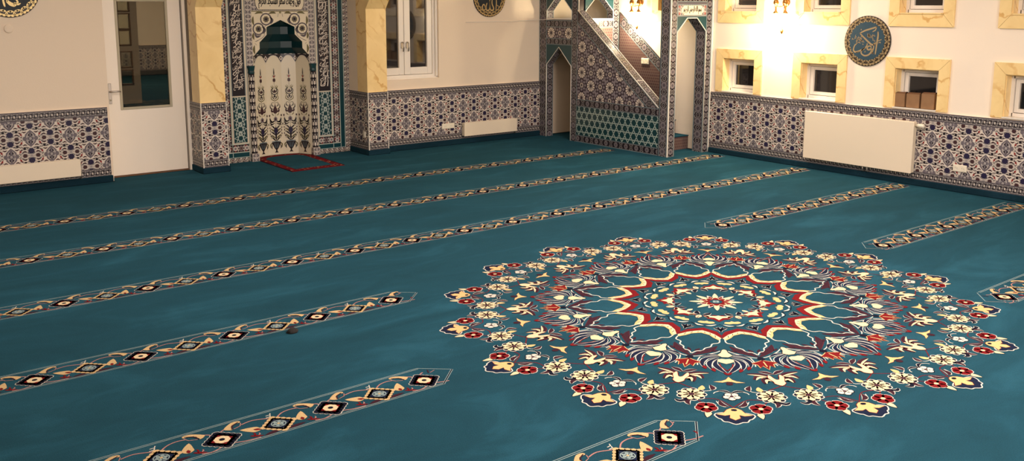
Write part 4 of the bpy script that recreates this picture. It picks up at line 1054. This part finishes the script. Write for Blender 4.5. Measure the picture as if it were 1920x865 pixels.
for i in range(5):
    a, b = Vector((*NV[i], 0)), Vector((*NV[i+1], 0)); U = (b-a).normalized(); wf = (b-a).length
    P = Pat()
    for x0, s in ((0, 1), (wf, -1)):
        poly = [(x0, 1.2), (x0+s*wf*.5, 1.2), (x0+s*wf*.5, 1.17), (x0+s*wf*.36, 1.165), (x0+s*wf*.2, 1.14), (x0+s*wf*.08, 1.115), (x0, 1.085)]
        P.add(poly, 'tile_ink', 1); P.line([(x0+s*wf*.5, 1.168), (x0+s*wf*.34, 1.162), (x0+s*wf*.18, 1.137), (x0, 1.083)], .005, 'tile_lgrey', 2)
        P.add([(x0, 1.105), (x0+s*.022, 1.135), (x0, 1.165)], 'tile_white', 3); P.add([(x0, 1.12), (x0+s*.012, 1.137), (x0, 1.152)], 'tile_maroon', 4); P.line([(x0+s*.04, 1.18), (x0+s*wf*.4, 1.185)], .006, 'tile_white', 3)
    m.pat(P, a, U, BZ, .001)
m.build('pendant_frieze', mih)
# stepped green hood: half-decagon tiers closing to a point
m = MB()
def tier(rx, z): return [(4.342+x*rx/.337, 9.81+y_*rx/.337, z) for x, y_ in NOFF]
tiers = [tier(.344, 1.18), tier(.33, 1.186), tier(.257, 1.255), tier(.257, 1.328), tier(.169, 1.413), tier(.169, 1.497), tier(.004, 1.576)]
m.loft(tiers, 'tile_hood', closed=False); m.build('hood', mih, label='dark green stepped hood of the niche')
# slender columns either side
for s in (-1, 1):
    cx = XC+s*.373
    m = MB(); t = 'tile_'
    m.lathe((cx, YM-.014, 0), [(.035, .09), (.033, .1), (.033, .985), (.035, .99)], 'tile_ink', 'z', 14)
    for k in range(11):
        z = .13+k*.08
        for ang in range(-75, 76, 25):
            for dz, r_, c_ in (((0, .017, t+'white') if (k+ang//25) % 2 else (.03, .012, t+'lgrey')),):
                a = rad(ang)-pi/2; n_ = Vector((cos(a), sin(a), 0)); U = Vector((-sin(a), cos(a), 0))
                P = Pat(); P.add(scallop(0, 0, r_*.75, 6, .3, 3, 0, r_*1.4), c_, 0); P.add(circ(0, 0, .004, None, 6), t+'olive', 1)
                m.pat(P, Vector((cx, YM-.014, z+dz))+n_*.0335, U, BZ, 0)
    col = m.build('column_shaft', mih)
    m = MB(); m.lathe((cx, YM-.014, 0), [(.035, .985), (.04, 1.0), (.036, 1.02), (.044, 1.06), (.046, 1.075), (.0, 1.075)], 'tile_dteal', 'z', 8, False); m.build('column_capital', col)
    m = MB(); m.box(cx-.042, YM-.052, 0, cx+.042, YM+.01, .09, 'tile_white'); m.pat(arabesque(.08, .088), (cx-.04, YM-.052, .001), BX, BZ); m.pat(arabesque(.055, .088), (cx-.042, YM, .001), RX, BZ); m.build('column_base', col)
# patterned mat in front of and inside the niche
mat = thing('prayer_mat', (4.33, 9.4, 0), 'red-bordered prayer mat with teal centre lying in the niche', 'prayer mat')
arc2 = [(4.342+.975*x, 9.81+.95*y_) for x, y_ in NOFF]
outer = [(4.01, 8.90), (4.64, 8.93)]+arc2[::-1]
inner = [(4.10, 9.02), (4.55, 9.04)]+[(4.335+.70*x, 9.80+.5*y_) for x, y_ in NOFF][::-1]
m = MB(); m.prism(outer, (0, 0, .004), BX, (0, 1, 0), .0035, 'mat_red'); 
P = Pat(); r_ = random.Random(5)
loop = outer+[outer[0]]; li = inner+[inner[0]]
for k in range(150):
    t_ = r_.random()*6.0
    a = r_.random(); side = r_.choice(('l', 'r', 'f', 'b'))
    if side == 'f': x, y_ = 4.03+a*.6, 8.935+r_.random()*.08
    elif side == 'l': x, y_ = 4.02+r_.random()*.07, 8.95+a*.9
    elif side == 'r': x, y_ = 4.565+r_.random()*.07, 8.95+a*.9
    else:
        q = .76+.18*r_.random(); i_ = min(4, int(a*5)); f_ = a*5-i_; x = 4.34+q*(NOFF[i_][0]*(1-f_)+NOFF[i_+1][0]*f_); y_ = 9.805+q*.95*(NOFF[i_][1]*(1-f_)+NOFF[i_+1][1]*f_)
    P.blade([(x-.014, y_), (x, y_+.008), (x+.014, y_+r_.uniform(-.01, .01))], .012, r_.choice(('yarn_maroon', 'yarn_pink', 'yarn_gold', 'yarn_maroon')), 1)
m.pat(P, (0, 0, .004), BX, (0, 1, 0)); m.build('mat_border', mat)
m = MB(); m.prism(inner, (0, 0, .0062), BX, (0, 1, 0), .0015, 'carpet_teal'); m.build('mat_field', mat)
m = MB(); pts = outer+[outer[0]]
Q = Pat(); Q.line(pts, .008, 'yarn_ink', 3); m.pat(Q, (0, 0, .004), BX, (0, 1, 0)); m.build('mat_edging', mat)

# ------------------------------------------------------------------ minbar
XS, XI, XR = 7.866, 7.98, 8.578
pul = thing('pulpit', (8.2, 8.1, 0), 'tall tiled minbar staircase with arched portal against the right wall', 'pulpit')
def minbar_band(L, w, ph=0, per=.155):
    """rosettes and rings alternate on black, grey lines at both edges (runs along +u)"""
    P = Pat(); t = 'tile_'; P.rect(0, 0, L, w, t+'ink', 1); c = w/2; e = w*.09
    P.rect(0, 0, L, e, t+'steel', 2); P.rect(0, w-e, L, w, t+'steel', 2); P.rect(0, e, L, e*1.3, t+'mgrey', 2); P.rect(0, w-e*1.3, L, w-e, t+'mgrey', 2)
    r_ = w*.37
    for i in range(-1, int(L/per)+2):
        x = i*per+ph
        P.add(scallop(x, c, r_, 10, .16, 3), t+'grey', 3); P.ring(x, c, r_*.62, r_*.16, t+'mgrey', 4, 12); P.flower(x, c, r_*.42, 6, t+'dgrey', 4)
        x2 = x+per/2
        P.ring(x2, c, r_*.5, r_*.24, t+'mgrey', 3, 12); P.add(circ(x2, c, r_*.16, None, 6), t+'grey', 3)
        for sx in (-1, 1):
            for sy in (-1, 1):
                P.add(circ(x2+sx*r_*.72, c+sy*r_*.7, r_*.2, r_*.26, 7), t+'mgrey', 3); P.line(smooth([(x2+sx*r_*.15, c+sy*r_*.85), (x2+sx*r_*.4, c+sy*r_*.95), (x2+sx*r_*.6, c+sy*r_*.6)], 2), r_*.1, t+'lgrey', 4)
    return P.clip(rect(0, 0, L, w))
def vband(L, w, ph=0): return Pat().stamp(minbar_band(L, w, ph), 1, 1, pi/2, w, 0)
def kundekari(W, H_, ox=0, oy=0):
    P = Pat(); t = 'tile_'; P.rect(0, 0, W, H_, t+'brown', 0); a, b = .343, .162*2
    for j in range(-1, int(H_/b*2)+2):
        for i in range(-1, int(W/a)+2):
            x, y_ = ox+i*a+(a/2 if j % 2 else 0), oy+j*b/2
            for k in range(12):
                an = 2*pi*(k+.5)/12; d_ = pi/12*.78
                P.add([(x+.016*cos(an), y_+.016*sin(an)), (x+.066*cos(an-d_), y_+.066*sin(an-d_)), (x+.074*cos(an), y_+.074*sin(an)), (x+.066*cos(an+d_), y_+.066*sin(an+d_))], t+'white', 2)
            xm = x+a/2
            for k in range(8):
                an = 2*pi*(k+.5)/8
                P.add([(xm+.01*cos(an), y_+.01*sin(an)), (xm+.03*cos(an-.28), y_+.03*sin(an-.28)), (xm+.036*cos(an), y_+.036*sin(an)), (xm+.03*cos(an+.28), y_+.03*sin(an+.28))], t+'white', 2)
            for k in range(8):
                an = 2*pi*k/8; P.add(circ(xm+.056*cos(an)*1.15, y_+.056*sin(an), .0195, .0165, 8), t+'lilac', 2)
            for sx in (-1, 1):
                cx_, cy_ = x+sx*a/4, y_+b/4; an = math.atan2(b/2, sx*a/2); 
                q = circ(0, 0, .036, .017, 8); P.add([(cx_+px*cos(an+pi/2*0)-py*sin(an), cy_+px*sin(an)+py*cos(an)) for px, py in q], t+'lilac', 3)
            for k in range(12):
                if k % 3: 
                    an = 2*pi*k/12; P.add(circ(x+.096*cos(an), y_+.092*sin(an), .0165, None, 8), t+'lilac', 2)
    return P
def star_lattice(W, H_):
    P = Pat(); t = 'tile_'; P.rect(0, 0, W, H_, t+'dteal', 0); s = H_/2.15; lw = .0115
    for i in range(-1, int(W/(s*.866))+3):
        for j in range(-1, 5):
            x, y_ = i*s*.866, j*s+(s/2 if i % 2 else 0)
            h1 = [(x+s*.5*cos(pi/6+k*pi/3), y_+s*.5*sin(pi/6+k*pi/3)) for k in range(6)]
            for k in range(6): P.line([h1[k], h1[(k+2) % 6]], lw, t+'sage', 2)
    return P.clip(rect(0, 0, W, H_))
def damask(W, H_, c0='tile_tan', c1='tile_rust', per=.036):
    P = Pat(); P.rect(0, 0, W, H_, c0, 0)
    for j in range(int(H_/per)+1):
        for i in range(int(W/per)+1):
            x, y_ = (i+.5*(j % 2))*per, j*per
            P.flower(x, y_, per*.34, 4, c1, 0, 'tile_dgrey', None, 0, (i+j) % 2*pi/4)
            P.add(circ(x+per/2, y_, per*.1, None, 5), 'tile_dgrey', 1)
    return P.clip(rect(0, 0, W, H_))
def zt(y_): return .56+.785*(y_-7.29)          # top edge of the raking parapet
YP0, YP1, YT0, YT1, YW = 7.14, 7.29, 8.715, 8.83, 9.478
FO = (XS, YW, 0)                               # frame of the face that looks to -X: u = YW - y
def u(y_): return YW-y_
TOPZ = 2.35
# --- stair flank
m = MB(); flank = [(u(YT0), 0), (u(YP1), 0), (u(YP1), zt(YP1)), (u(YT0), zt(YT0))]
m.prism(flank, (XS, YW, 0), RX, BZ, XI-XS, 'tile_brown'); m.build('stair_flank', pul)
L_ = YT0-YP1
def flank_part(name, P_, u0, v0, off=.0006, **kw):
    m = MB(); m.pat(Pat().stamp(P_, 1, 1, 0, u0, v0), FO, RX, BZ, off); return m.build(name, pul, **kw)
flank_part('rosette_band', minbar_band(L_, .092, .03, .175), u(YT0), .0); flank_part('rosette_band', minbar_band(L_, .094, .03, .175), u(YT0), .461)
flank_part('star_lattice_panel', star_lattice(L_, .365), u(YT0), .094, label='green panel with white star lattice')
kk = kundekari(1.5, 1.1, .09, .02)
tri = [(0, 0), (L_, 0), (L_, .0), (0, 1.1)]
hi = zt(YT0)-.165-.557; lo_x = (hi)/.785
m = MB(); m.pat(Pat().stamp(kk.clip([(0, 0), (lo_x, 0), (0, hi)]), 1, 1, 0, u(YT0), .557), FO, RX, BZ); m.build('wheel_lattice_panel', pul, label='triangular dark panel with white wheel rosettes')
Ld = math.hypot(L_, L_*.785); an = math.atan2(-.785, 1)
rb = minbar_band(Ld+.2, .122, .05, .16)
R_ = Pat().stamp(rb, 1, 1, an, u(YT0)-.0-.074*0, zt(YT0)-.158)
m = MB(); m.pat(R_.clip([(u(YT0), .557), (u(YP1), .557), (u(YP1), zt(YP1)+.002), (u(YT0), zt(YT0))]), FO, RX, BZ, .0014); m.build('raking_band', pul)
# --- raking parapet top and its white edge trims
sl = Vector((0, -1, -.785)).normalized()
top0 = Vector((XS, YT0, zt(YT0)))
m = MB(); m.pat(minbar_band(Ld, XI-XS+.012, .06, .16), tuple(top0+Vector((XI-XS+.012, 0, 0))), tuple(sl), (-1, 0, 0), .001) if False else m.pat(minbar_band(Ld, XI-XS+.012, .06, .16), tuple(top0), tuple(sl), (1, 0, 0), .001)
m.build('parapet_coping', pul)
m = MB()
for x in (XS-.004, XI+.008): m.tube([(x, YT0, zt(YT0)+.004), (x, YP1, zt(YP1)+.004)], .0055, 'trim_white', 6)
m.tube([(XS-.004, YT0-.02, zt(YT0)-.012), (XS-.004, YT0-.02, TOPZ)], .0055, 'trim_white', 6)
m.tube([(XS-.002, 7.66, zt(7.66)+.006), (XI+.006, 7.66, zt(7.66)+.006)], .004, 'trim_white', 6)
m.build('edge_trim', pul)
# --- turret at the back: arched sides on two levels
def arch_plate(m, u0, u1, z0, spring, apex, flat, z1, O_, U_, t_, mat):
    """plate between u0..u1, z0..z1 with a pointed opening cut from z0"""
    c = (u0+u1)/2
    if flat: pl_ = [(u0, z0), (u0, spring), (c-flat, apex), (c+flat, apex), (u1, spring), (u1, z0)]
    else: pl_ = [(u0, z0), (u0, spring), (c, apex), (u1, spring), (u1, z0)]
    k = len(pl_)//2
    L1 = [pl_[1]]+pl_[2:k+1]+[(pl_[k][0], z1), (u0, z1)]; 
    R1 = ([pl_[k]] if not flat else [pl_[2], pl_[3]])+[pl_[-2], (u1, z1), ((pl_[k][0] if not flat else pl_[2][0]), z1)]
    if flat: L1 = [pl_[1], pl_[2], (pl_[2][0], z1), (u0, z1)]
    m.prism(L1, O_, U_, BZ, t_, mat); m.prism(R1, O_, U_, BZ, t_, mat)
    return pl_
y1, y0 = 9.322, YT1
m = MB()
m.box(XS, YT0, 0, XI, YT1, TOPZ, 'tile_ink'); m.box(XS, y1, 0, XI, YW-.002, TOPZ, 'tile_ink')
m.box(XS, y0, 1.232, XI, y1, 1.576, 'tile_dgrey')
pl1 = arch_plate(m, u(y1), u(y0), 0, .968, 1.204, 0, 1.233, FO, RX, XI-XS, 'tile_teal')
pl2 = arch_plate(m, u(y1), u(y0), 1.576, 1.674, 1.91, 0, TOPZ, FO, RX, XI-XS, 'tile_teal')
m.build('turret_side', pul)
m = MB(); m.pat(Pat().stamp(vband(TOPZ, YT1-YT0, .05), 1, 1, 0, u(YT1), 0), FO, RX, BZ); m.build('turret_post', pul)
m = MB(); m.pat(Pat().stamp(vband(TOPZ, YW-.002-y1, .02), 1, 1, 0, u(YW-.002), 0), FO, RX, BZ)
m.pat(vband(.99, XI-XS, .03), (XS, y1, 0), BX, BZ); m.pat(vband(.1, XI-XS, .03), (XS, y1, 1.576), BX, BZ)
# sloping soffits carry the same band
for pl_, zz in ((pl1, 0), (pl2, 1)):
    a, b = pl_[1], pl_[2]; ya, yb = YW-a[0], YW-b[0]
    d_ = Vector((0, yb-ya, b[1]-a[1])); n_ = d_.length
    m.pat(vband(n_, XI-XS, .03), (XS, ya, a[1]), BX, tuple(d_.normalized()))
m.build('turret_post', pul)
m = MB(); W_ = y1-y0
m.pat(Pat().stamp(minbar_band(W_, .084, .04, .16), 1, 1, 0, u(y1), 1.235), FO, RX, BZ); m.pat(Pat().stamp(minbar_band(W_, .094, .04, .16), 1, 1, 0, u(y1), 1.46), FO, RX, BZ)
m.pat(Pat().stamp(kundekari(W_, .137, .09, .066).clip(rect(0, 0, W_, .137)), 1, 1, 0, u(y1), 1.321), FO, RX, BZ); m.build('turret_frieze', pul)
m = MB()
for pl_ in (pl1, pl2):
    m.tube([(XS-.003, YW-p[0], p[1]) for p in pl_], .005, 'trim_white', 6)
m.box(XS-.012, y0, 1.562, XI, y1, 1.577, 'trim_white'); m.tube([(XS-.003, y1, 0), (XS-.003, y1, .96)], .006, 'trim_white', 6); m.build('arch_trim', pul)
# --- turret front, facing the stairs
YF = 8.70; xa, xb = XI, 8.47
m = MB(); m.box(8.47, YF, 0, XR, YF+.11, TOPZ, 'tile_ink'); m.box(XI, YF, 1.0, 8.47, YF+.11, 1.576, 'tile_dgrey')
pl3 = arch_plate(m, XI, 8.47, 1.576, 1.674, 1.91, 0, TOPZ, (0, YF, 0), BX, .11, 'tile_teal'); m.build('turret_front', pul)
m = MB(); m.pat(vband(TOPZ-1.0, XR-8.47, .03), (8.47, YF, 1.0), BX, BZ); m.pat(vband(.1, .11, .02), (8.47, YF+.11, 1.576), RX, BZ)
b, a = pl3[-2], pl3[2]; d_ = Vector((a[0]-b[0], 0, a[1]-b[1])); m.pat(vband(d_.length, .11, .02), (b[0], YF+.11, b[1]), RX, tuple(d_.normalized())); m.build('turret_post', pul)
m = MB(); m.pat(minbar_band(8.47-XI, .095, .04, .16), (XI, YF, 1.462), BX, BZ); m.build('turret_frieze', pul)
m = MB(); m.pat(damask(8.47-XI, .46), (XI, YF, 1.0), BX, BZ); m.build('damask_panel', pul)
m = MB(); m.box(XI-.02, YF-.012, 1.56, 8.47, YF+.11, 1.578, 'trim_white'); m.tube([(p[0], YF-.003, p[1]) for p in pl3], .005, 'trim_white', 6); m.build('arch_trim', pul)
m = MB(); m.box(XI, YF+.11, 1.49, XR, YW-.004, 1.55, 'carpet_teal'); m.box(XI+.001, YF+.112, 0, XR, YF+.13, 1.2, 'plaster'); m.build('platform', pul)
# --- stairs
rise, run, ys = .17, .213, 7.45
for k in range(6):
    ya = ys+k*run; yb = ya+run if k < 5 else YF
    m = MB(); m.box(XI+.001, ya, 0, XR, yb, (k+1)*rise-.012, 'tile_tan')
    m.pat(damask(XR-XI-.002, rise-.014), (XI+.001, ya, k*rise), BX, BZ); st = m.build('step', pul)
    m = MB(); m.bbox(XI+.001, ya-.012, (k+1)*rise-.012, XR, yb, (k+1)*rise, 'carpet_teal', .003); m.build('tread', st, label='teal carpeted tread')
# --- cladding of the wall side of the stairs
m = MB(); wc = [(8.66, 0), (8.02, 0)]
CO = (XR, 8.68, 0); Lw = 8.68-7.95
poly = [(0, 0), (Lw, 0), (Lw, zt(8.68-Lw)), (0, zt(8.68))]
m.prism(poly, CO, RX, BZ, .02, 'tile_tan'); m.pat(damask(Lw, 1.7).clip(poly), CO, RX, BZ)
m.pat(Pat().stamp(minbar_band(1.3, .122, .05, .16), 1, 1, an, 0, zt(8.68)-.158).clip(poly), CO, RX, BZ, .002)
m.tube([(XR-.004, 8.68, zt(8.68)+.004), (XR-.004, 7.95, zt(7.95)+.004)], .005, 'tile_dgrey', 6); m.build('wall_cladding', pul)
# --- portal
m = MB(); FP = (0, YP0, 0); xl, xr = 7.972, 8.474
m.box(XS, YP0, 0, xl, YP1, TOPZ, 'tile_ink'); m.box(xr, YP0, 0, XR, YP1, TOPZ, 'tile_ink')
pl4 = arch_plate(m, xl, xr, 0, 1.444, 1.603, .085, 1.62, FP, BX, YP1-YP0, 'tile_teal'); m.box(xl, YP0, 1.62, xr, YP1, TOPZ, 'tile_dgrey')
pf = m.build('portal_frame', pul)
m = MB(); m.pat(vband(TOPZ, xl-XS, .06), (XS, YP0, 0), BX, BZ); m.pat(vband(TOPZ, YP1-YP0-.02, .06), (XS, YP1-.01, 0), RX, BZ); m.build('portal_post', pf)
m = MB(); m.pat(vband(TOPZ, XR-xr-.004, .06), (xr, YP0, 0), BX, BZ); m.pat(vband(1.444, YP1-YP0, .06), (xr, YP1, 0), RX, BZ)
b, a = pl4[-2], pl4[3]; d_ = Vector((a[0]-b[0], 0, a[1]-b[1])); m.pat(vband(d_.length, YP1-YP0, .06), (b[0], YP1, b[1]), RX, tuple(d_.normalized())); m.build('portal_post', pf)
m = MB(); m.tube([(p[0], YP0-.004, p[1]) for p in pl4[1:]], .0065, 'trim_white', 6); m.tube([(xl, YP0-.003, 0), (xl, YP0-.003, 1.444)], .004, 'tile_steel', 6); m.tube([(p[0], YP0-.004, p[1]) for p in pl4[:3]], .004, 'trim_white', 6)
m.box(XS-.006, YP0-.006, 0, XS+.006, YP0+.006, TOPZ, 'trim_white'); m.box(XR-.002, YP0-.01, 0, XR+.018, YP0+.03, TOPZ, 'trim_white'); m.build('edge_trim', pul)
P = Pat(); P.rect(xl, 1.62, xr, 1.765, 'tile_grey', 1); P.stamp(arabesque(xr-xl-.02, .12), 1, 1, 0, xl+.01, 1.632, 1); P.line(rect(xl+.006, 1.628, xr-.006, 1.757), .008, 'tile_steel', 4, True)
for s in (-1, 1):
    for zz in (1.655, 1.73): P.flower(8.223+s*.222, zz, .016, 5, 'tile_red', 4, 'tile_white')
cart = [(8.223+x, 1.692+z) for x, z in ((-.195, 0), (-.185, .026), (-.165, .036), (-.15, .055), (.15, .055), (.165, .036), (.185, .026), (.195, 0), (.185, -.026), (.165, -.036), (.15, -.055), (-.15, -.055), (-.165, -.036), (-.185, -.026))]
P.edged(cart, 'tile_cream', 'tile_ink', .003, 5)
for dx, dz in ((0, 0), (.0018, .001), (-.0018, -.001)): P.stamp(text_pat('بسم الله الرحمن الرحيم', 'tile_ink', 7), .31, .098, 0, 8.068+dx, 1.643+dz)
r_ = random.Random(2)
for _ in range(14):
    a, b = 8.09+r_.random()*.26, 1.66+r_.random()*.07; P.line([(a, b), (a+.012, b+.007)], .003, 'tile_ink', 7)
P.stamp(minbar_band(xr-xl, .09, .05, .16), 1, 1, 0, xl, 1.785)
m = MB(); m.pat(P, FP, BX, BZ); m.build('inscription_panel', pf, label='cream cartouche with Arabic script above the portal arch')
socket((XR-.004, 8.2, 1.04), RX, .13, .075, 'cream double wall socket on brown tiles inside the pulpit', (-.03, .03))
# thin white line, modelled as a fine tube
m = MB()
m.tube([(6.66, 9.47, 1.532), (7.4, 9.468, 1.537), (7.82, 9.44, 1.552), (7.852, 9.33, 1.558), (7.85, 8.84, 1.583)], .0035, 'trim_white', 6)
o = m.build('streak'); o['label'] = 'thin white streak running along plaster to the pulpit turret'; o['category'] = 'streak'

# ------------------------------------------------------------------ wall lamps
def sconce(yc, label, power=64):
    t = thing('wall_lamp', (8.598, yc, 1.78), label, 'lamp', 'brass wall lamps between the windows')
    X = 8.598
    m = MB(); m.lathe((X, yc, 1.78), [(0, 0), (.045, 0), (.05, -.008), (.035, -.018), (.012, -.024), (0, -.03)], 'brass', 'x', 20); m.build('wall_plate', t)
    for s in (-1, 1):
        y2 = yc+s*.062; xa = X-.1
        m = MB(); m.tube(smooth3([(X-.02, yc, 1.78), (X-.05, yc+s*.02, 1.74), (X-.085, yc+s*.06, 1.74), (xa, y2, 1.80), (xa, y2, 1.85)]), .006, 'brass', 8); a_ = m.build('arm', t)
        m = MB(); m.lathe((xa, y2, 1.74), [(.002, .09), (.012, .085), (.028, .05), (.03, .03), (.012, .02), (.008, -.03), (.012, -.05), (.034, -.075), (.03, -.078), (0, -.07)], 'brass', 'z', 18); m.build('cup', a_)
        m = MB(); m.lathe((xa, y2, 1.57), [(0, -.062), (.02, -.058), (.04, -.04), (.05, 0), (.044, .04), (.03, .075), (.03, .09), (0, .09)], 'lamp_globe', 'z', 18); m.build('glass_shade', a_)
    m = MB(); m.tube([(X-.03, yc, 1.78), (X-.05, yc, 1.60), (X-.06, yc, 1.48)], .005, 'brass', 8); m.lathe((X-.06, yc, 1.465), [(0, -.03), (.008, -.024), (.016, -.008), (.02, .018), (.016, .022), (.006, .03), (.004, .05)], 'brass', 'z', 14); m.build('finial', t)
    m = MB(); m.tube([(X-.03, yc-.03, 1.95), (X-.05, yc-.035, 1.85), (X-.05, yc-.04, 1.68)], .0028, 'brass', 6); m.tube([(X-.03, yc+.03, 1.95), (X-.05, yc+.035, 1.85), (X-.05, yc+.04, 1.7)], .0028, 'brass', 6); m.build('chain', t)
    L = bpy.data.lights.new('lamp_bulb', 'POINT'); L.energy = power; L.color = (1, .82, .55); L.shadow_soft_size = .05
    lo = bpy.data.objects.new('lamp_bulb', L); C.objects.link(lo); lo.location = Vector((X-.19, yc, 1.56))*K
    return t
def smooth3(P, n=4):
    xy = smooth([(p[0], p[1]) for p in P], n); zz = smooth([(p[2], 0) for p in P], n)
    return [(a[0], a[1], b[0]) for a, b in zip(xy, zz)]
sconce(6.13, 'lit brass wall lamp between the small windows of the right wall')
sconce(8.33, 'lit brass wall lamp glowing inside the pulpit behind the parapet', 55)

# ------------------------------------------------------------------ cardboard boxes on the window sill
for (ya, yb, h_, xf, lab) in ((4.70, 4.80, .135, 8.60, 'brown cardboard box on the window sill, leftmost of three'), (4.552, 4.685, .137, 8.605, 'brown cardboard box on the window sill, in the middle of three'), (4.40, 4.53, .15, 8.60, 'brown cardboard box on the window sill, rightmost of three')):
    z0 = .7545; t = thing('cardboard_box', (8.645, (ya+yb)/2, z0), lab, 'box', 'cardboard boxes on the window sill')
    m = MB(); g = .003; x1 = xf+.085
    for a in ((xf, ya, xf+g, yb), (x1-g, ya, x1, yb), (xf+g, ya, x1-g, ya+g), (xf+g, yb-g, x1-g, yb)): m.box(a[0], a[1], z0, a[2], a[3], z0+h_, 'cardboard')
    m.box(xf, ya, z0, x1, yb, z0+g, 'cardboard'); bb = m.build('box_body', t)
    zt_ = z0+h_
    m = MB(); m.face([(xf, ya, zt_), (xf, yb, zt_), (xf+.036, yb-.004, zt_+.012), (xf+.036, ya+.004, zt_+.014)], 'cardboard_dark'); m.build('flap', bb)
    m = MB(); m.face([(x1, ya, zt_), (x1, yb, zt_), (x1-.036, yb-.004, zt_+.006), (x1-.036, ya+.004, zt_+.016)], 'cardboard_dark'); m.build('flap', bb)

# ------------------------------------------------------------------ light
def area(name, loc, size, energy, col, rot=(0, 0, 0), sy=None):
    L = bpy.data.lights.new(name, 'AREA'); L.energy = energy; L.color = col; L.size = size*K
    if sy: L.shape = 'RECTANGLE'; L.size_y = sy*K
    o = bpy.data.objects.new(name, L); C.objects.link(o); o.location = Vector(loc)*K; o.rotation_euler = rot
WARM = (1, .86, .785)
area('ceiling_light', (4.1, 2.4, 2.86), 3.4, 275, WARM)
area('ceiling_light', (6.6, 5.6, 2.86), 1.6, 78, WARM)
area('ceiling_light', (1.6, 6.4, 2.86), 1.6, 60, WARM)
area('front_fill', (2.6, -3.9, 2.2), 2.6, 460, WARM, (rad(84), 0, 0), .9)  # added fill behind the camera, no fixture; brightens the back wall
area('hall_light', (5.0, 13.5, 2.86), 2.0, 330, WARM)
area('hall_light', (6.0, 20.5, 2.86), 2.5, 420, WARM)
wd = bpy.data.worlds.new('night'); bpy.context.scene.world = wd; wd.use_nodes = True
wd.node_tree.nodes['Background'].inputs[0].default_value = (.02, .022, .03, 1); wd.node_tree.nodes['Background'].inputs[1].default_value = .3
vs = bpy.context.scene.view_settings
vs.view_transform = 'Standard'; vs.look = 'None'; vs.exposure = 0
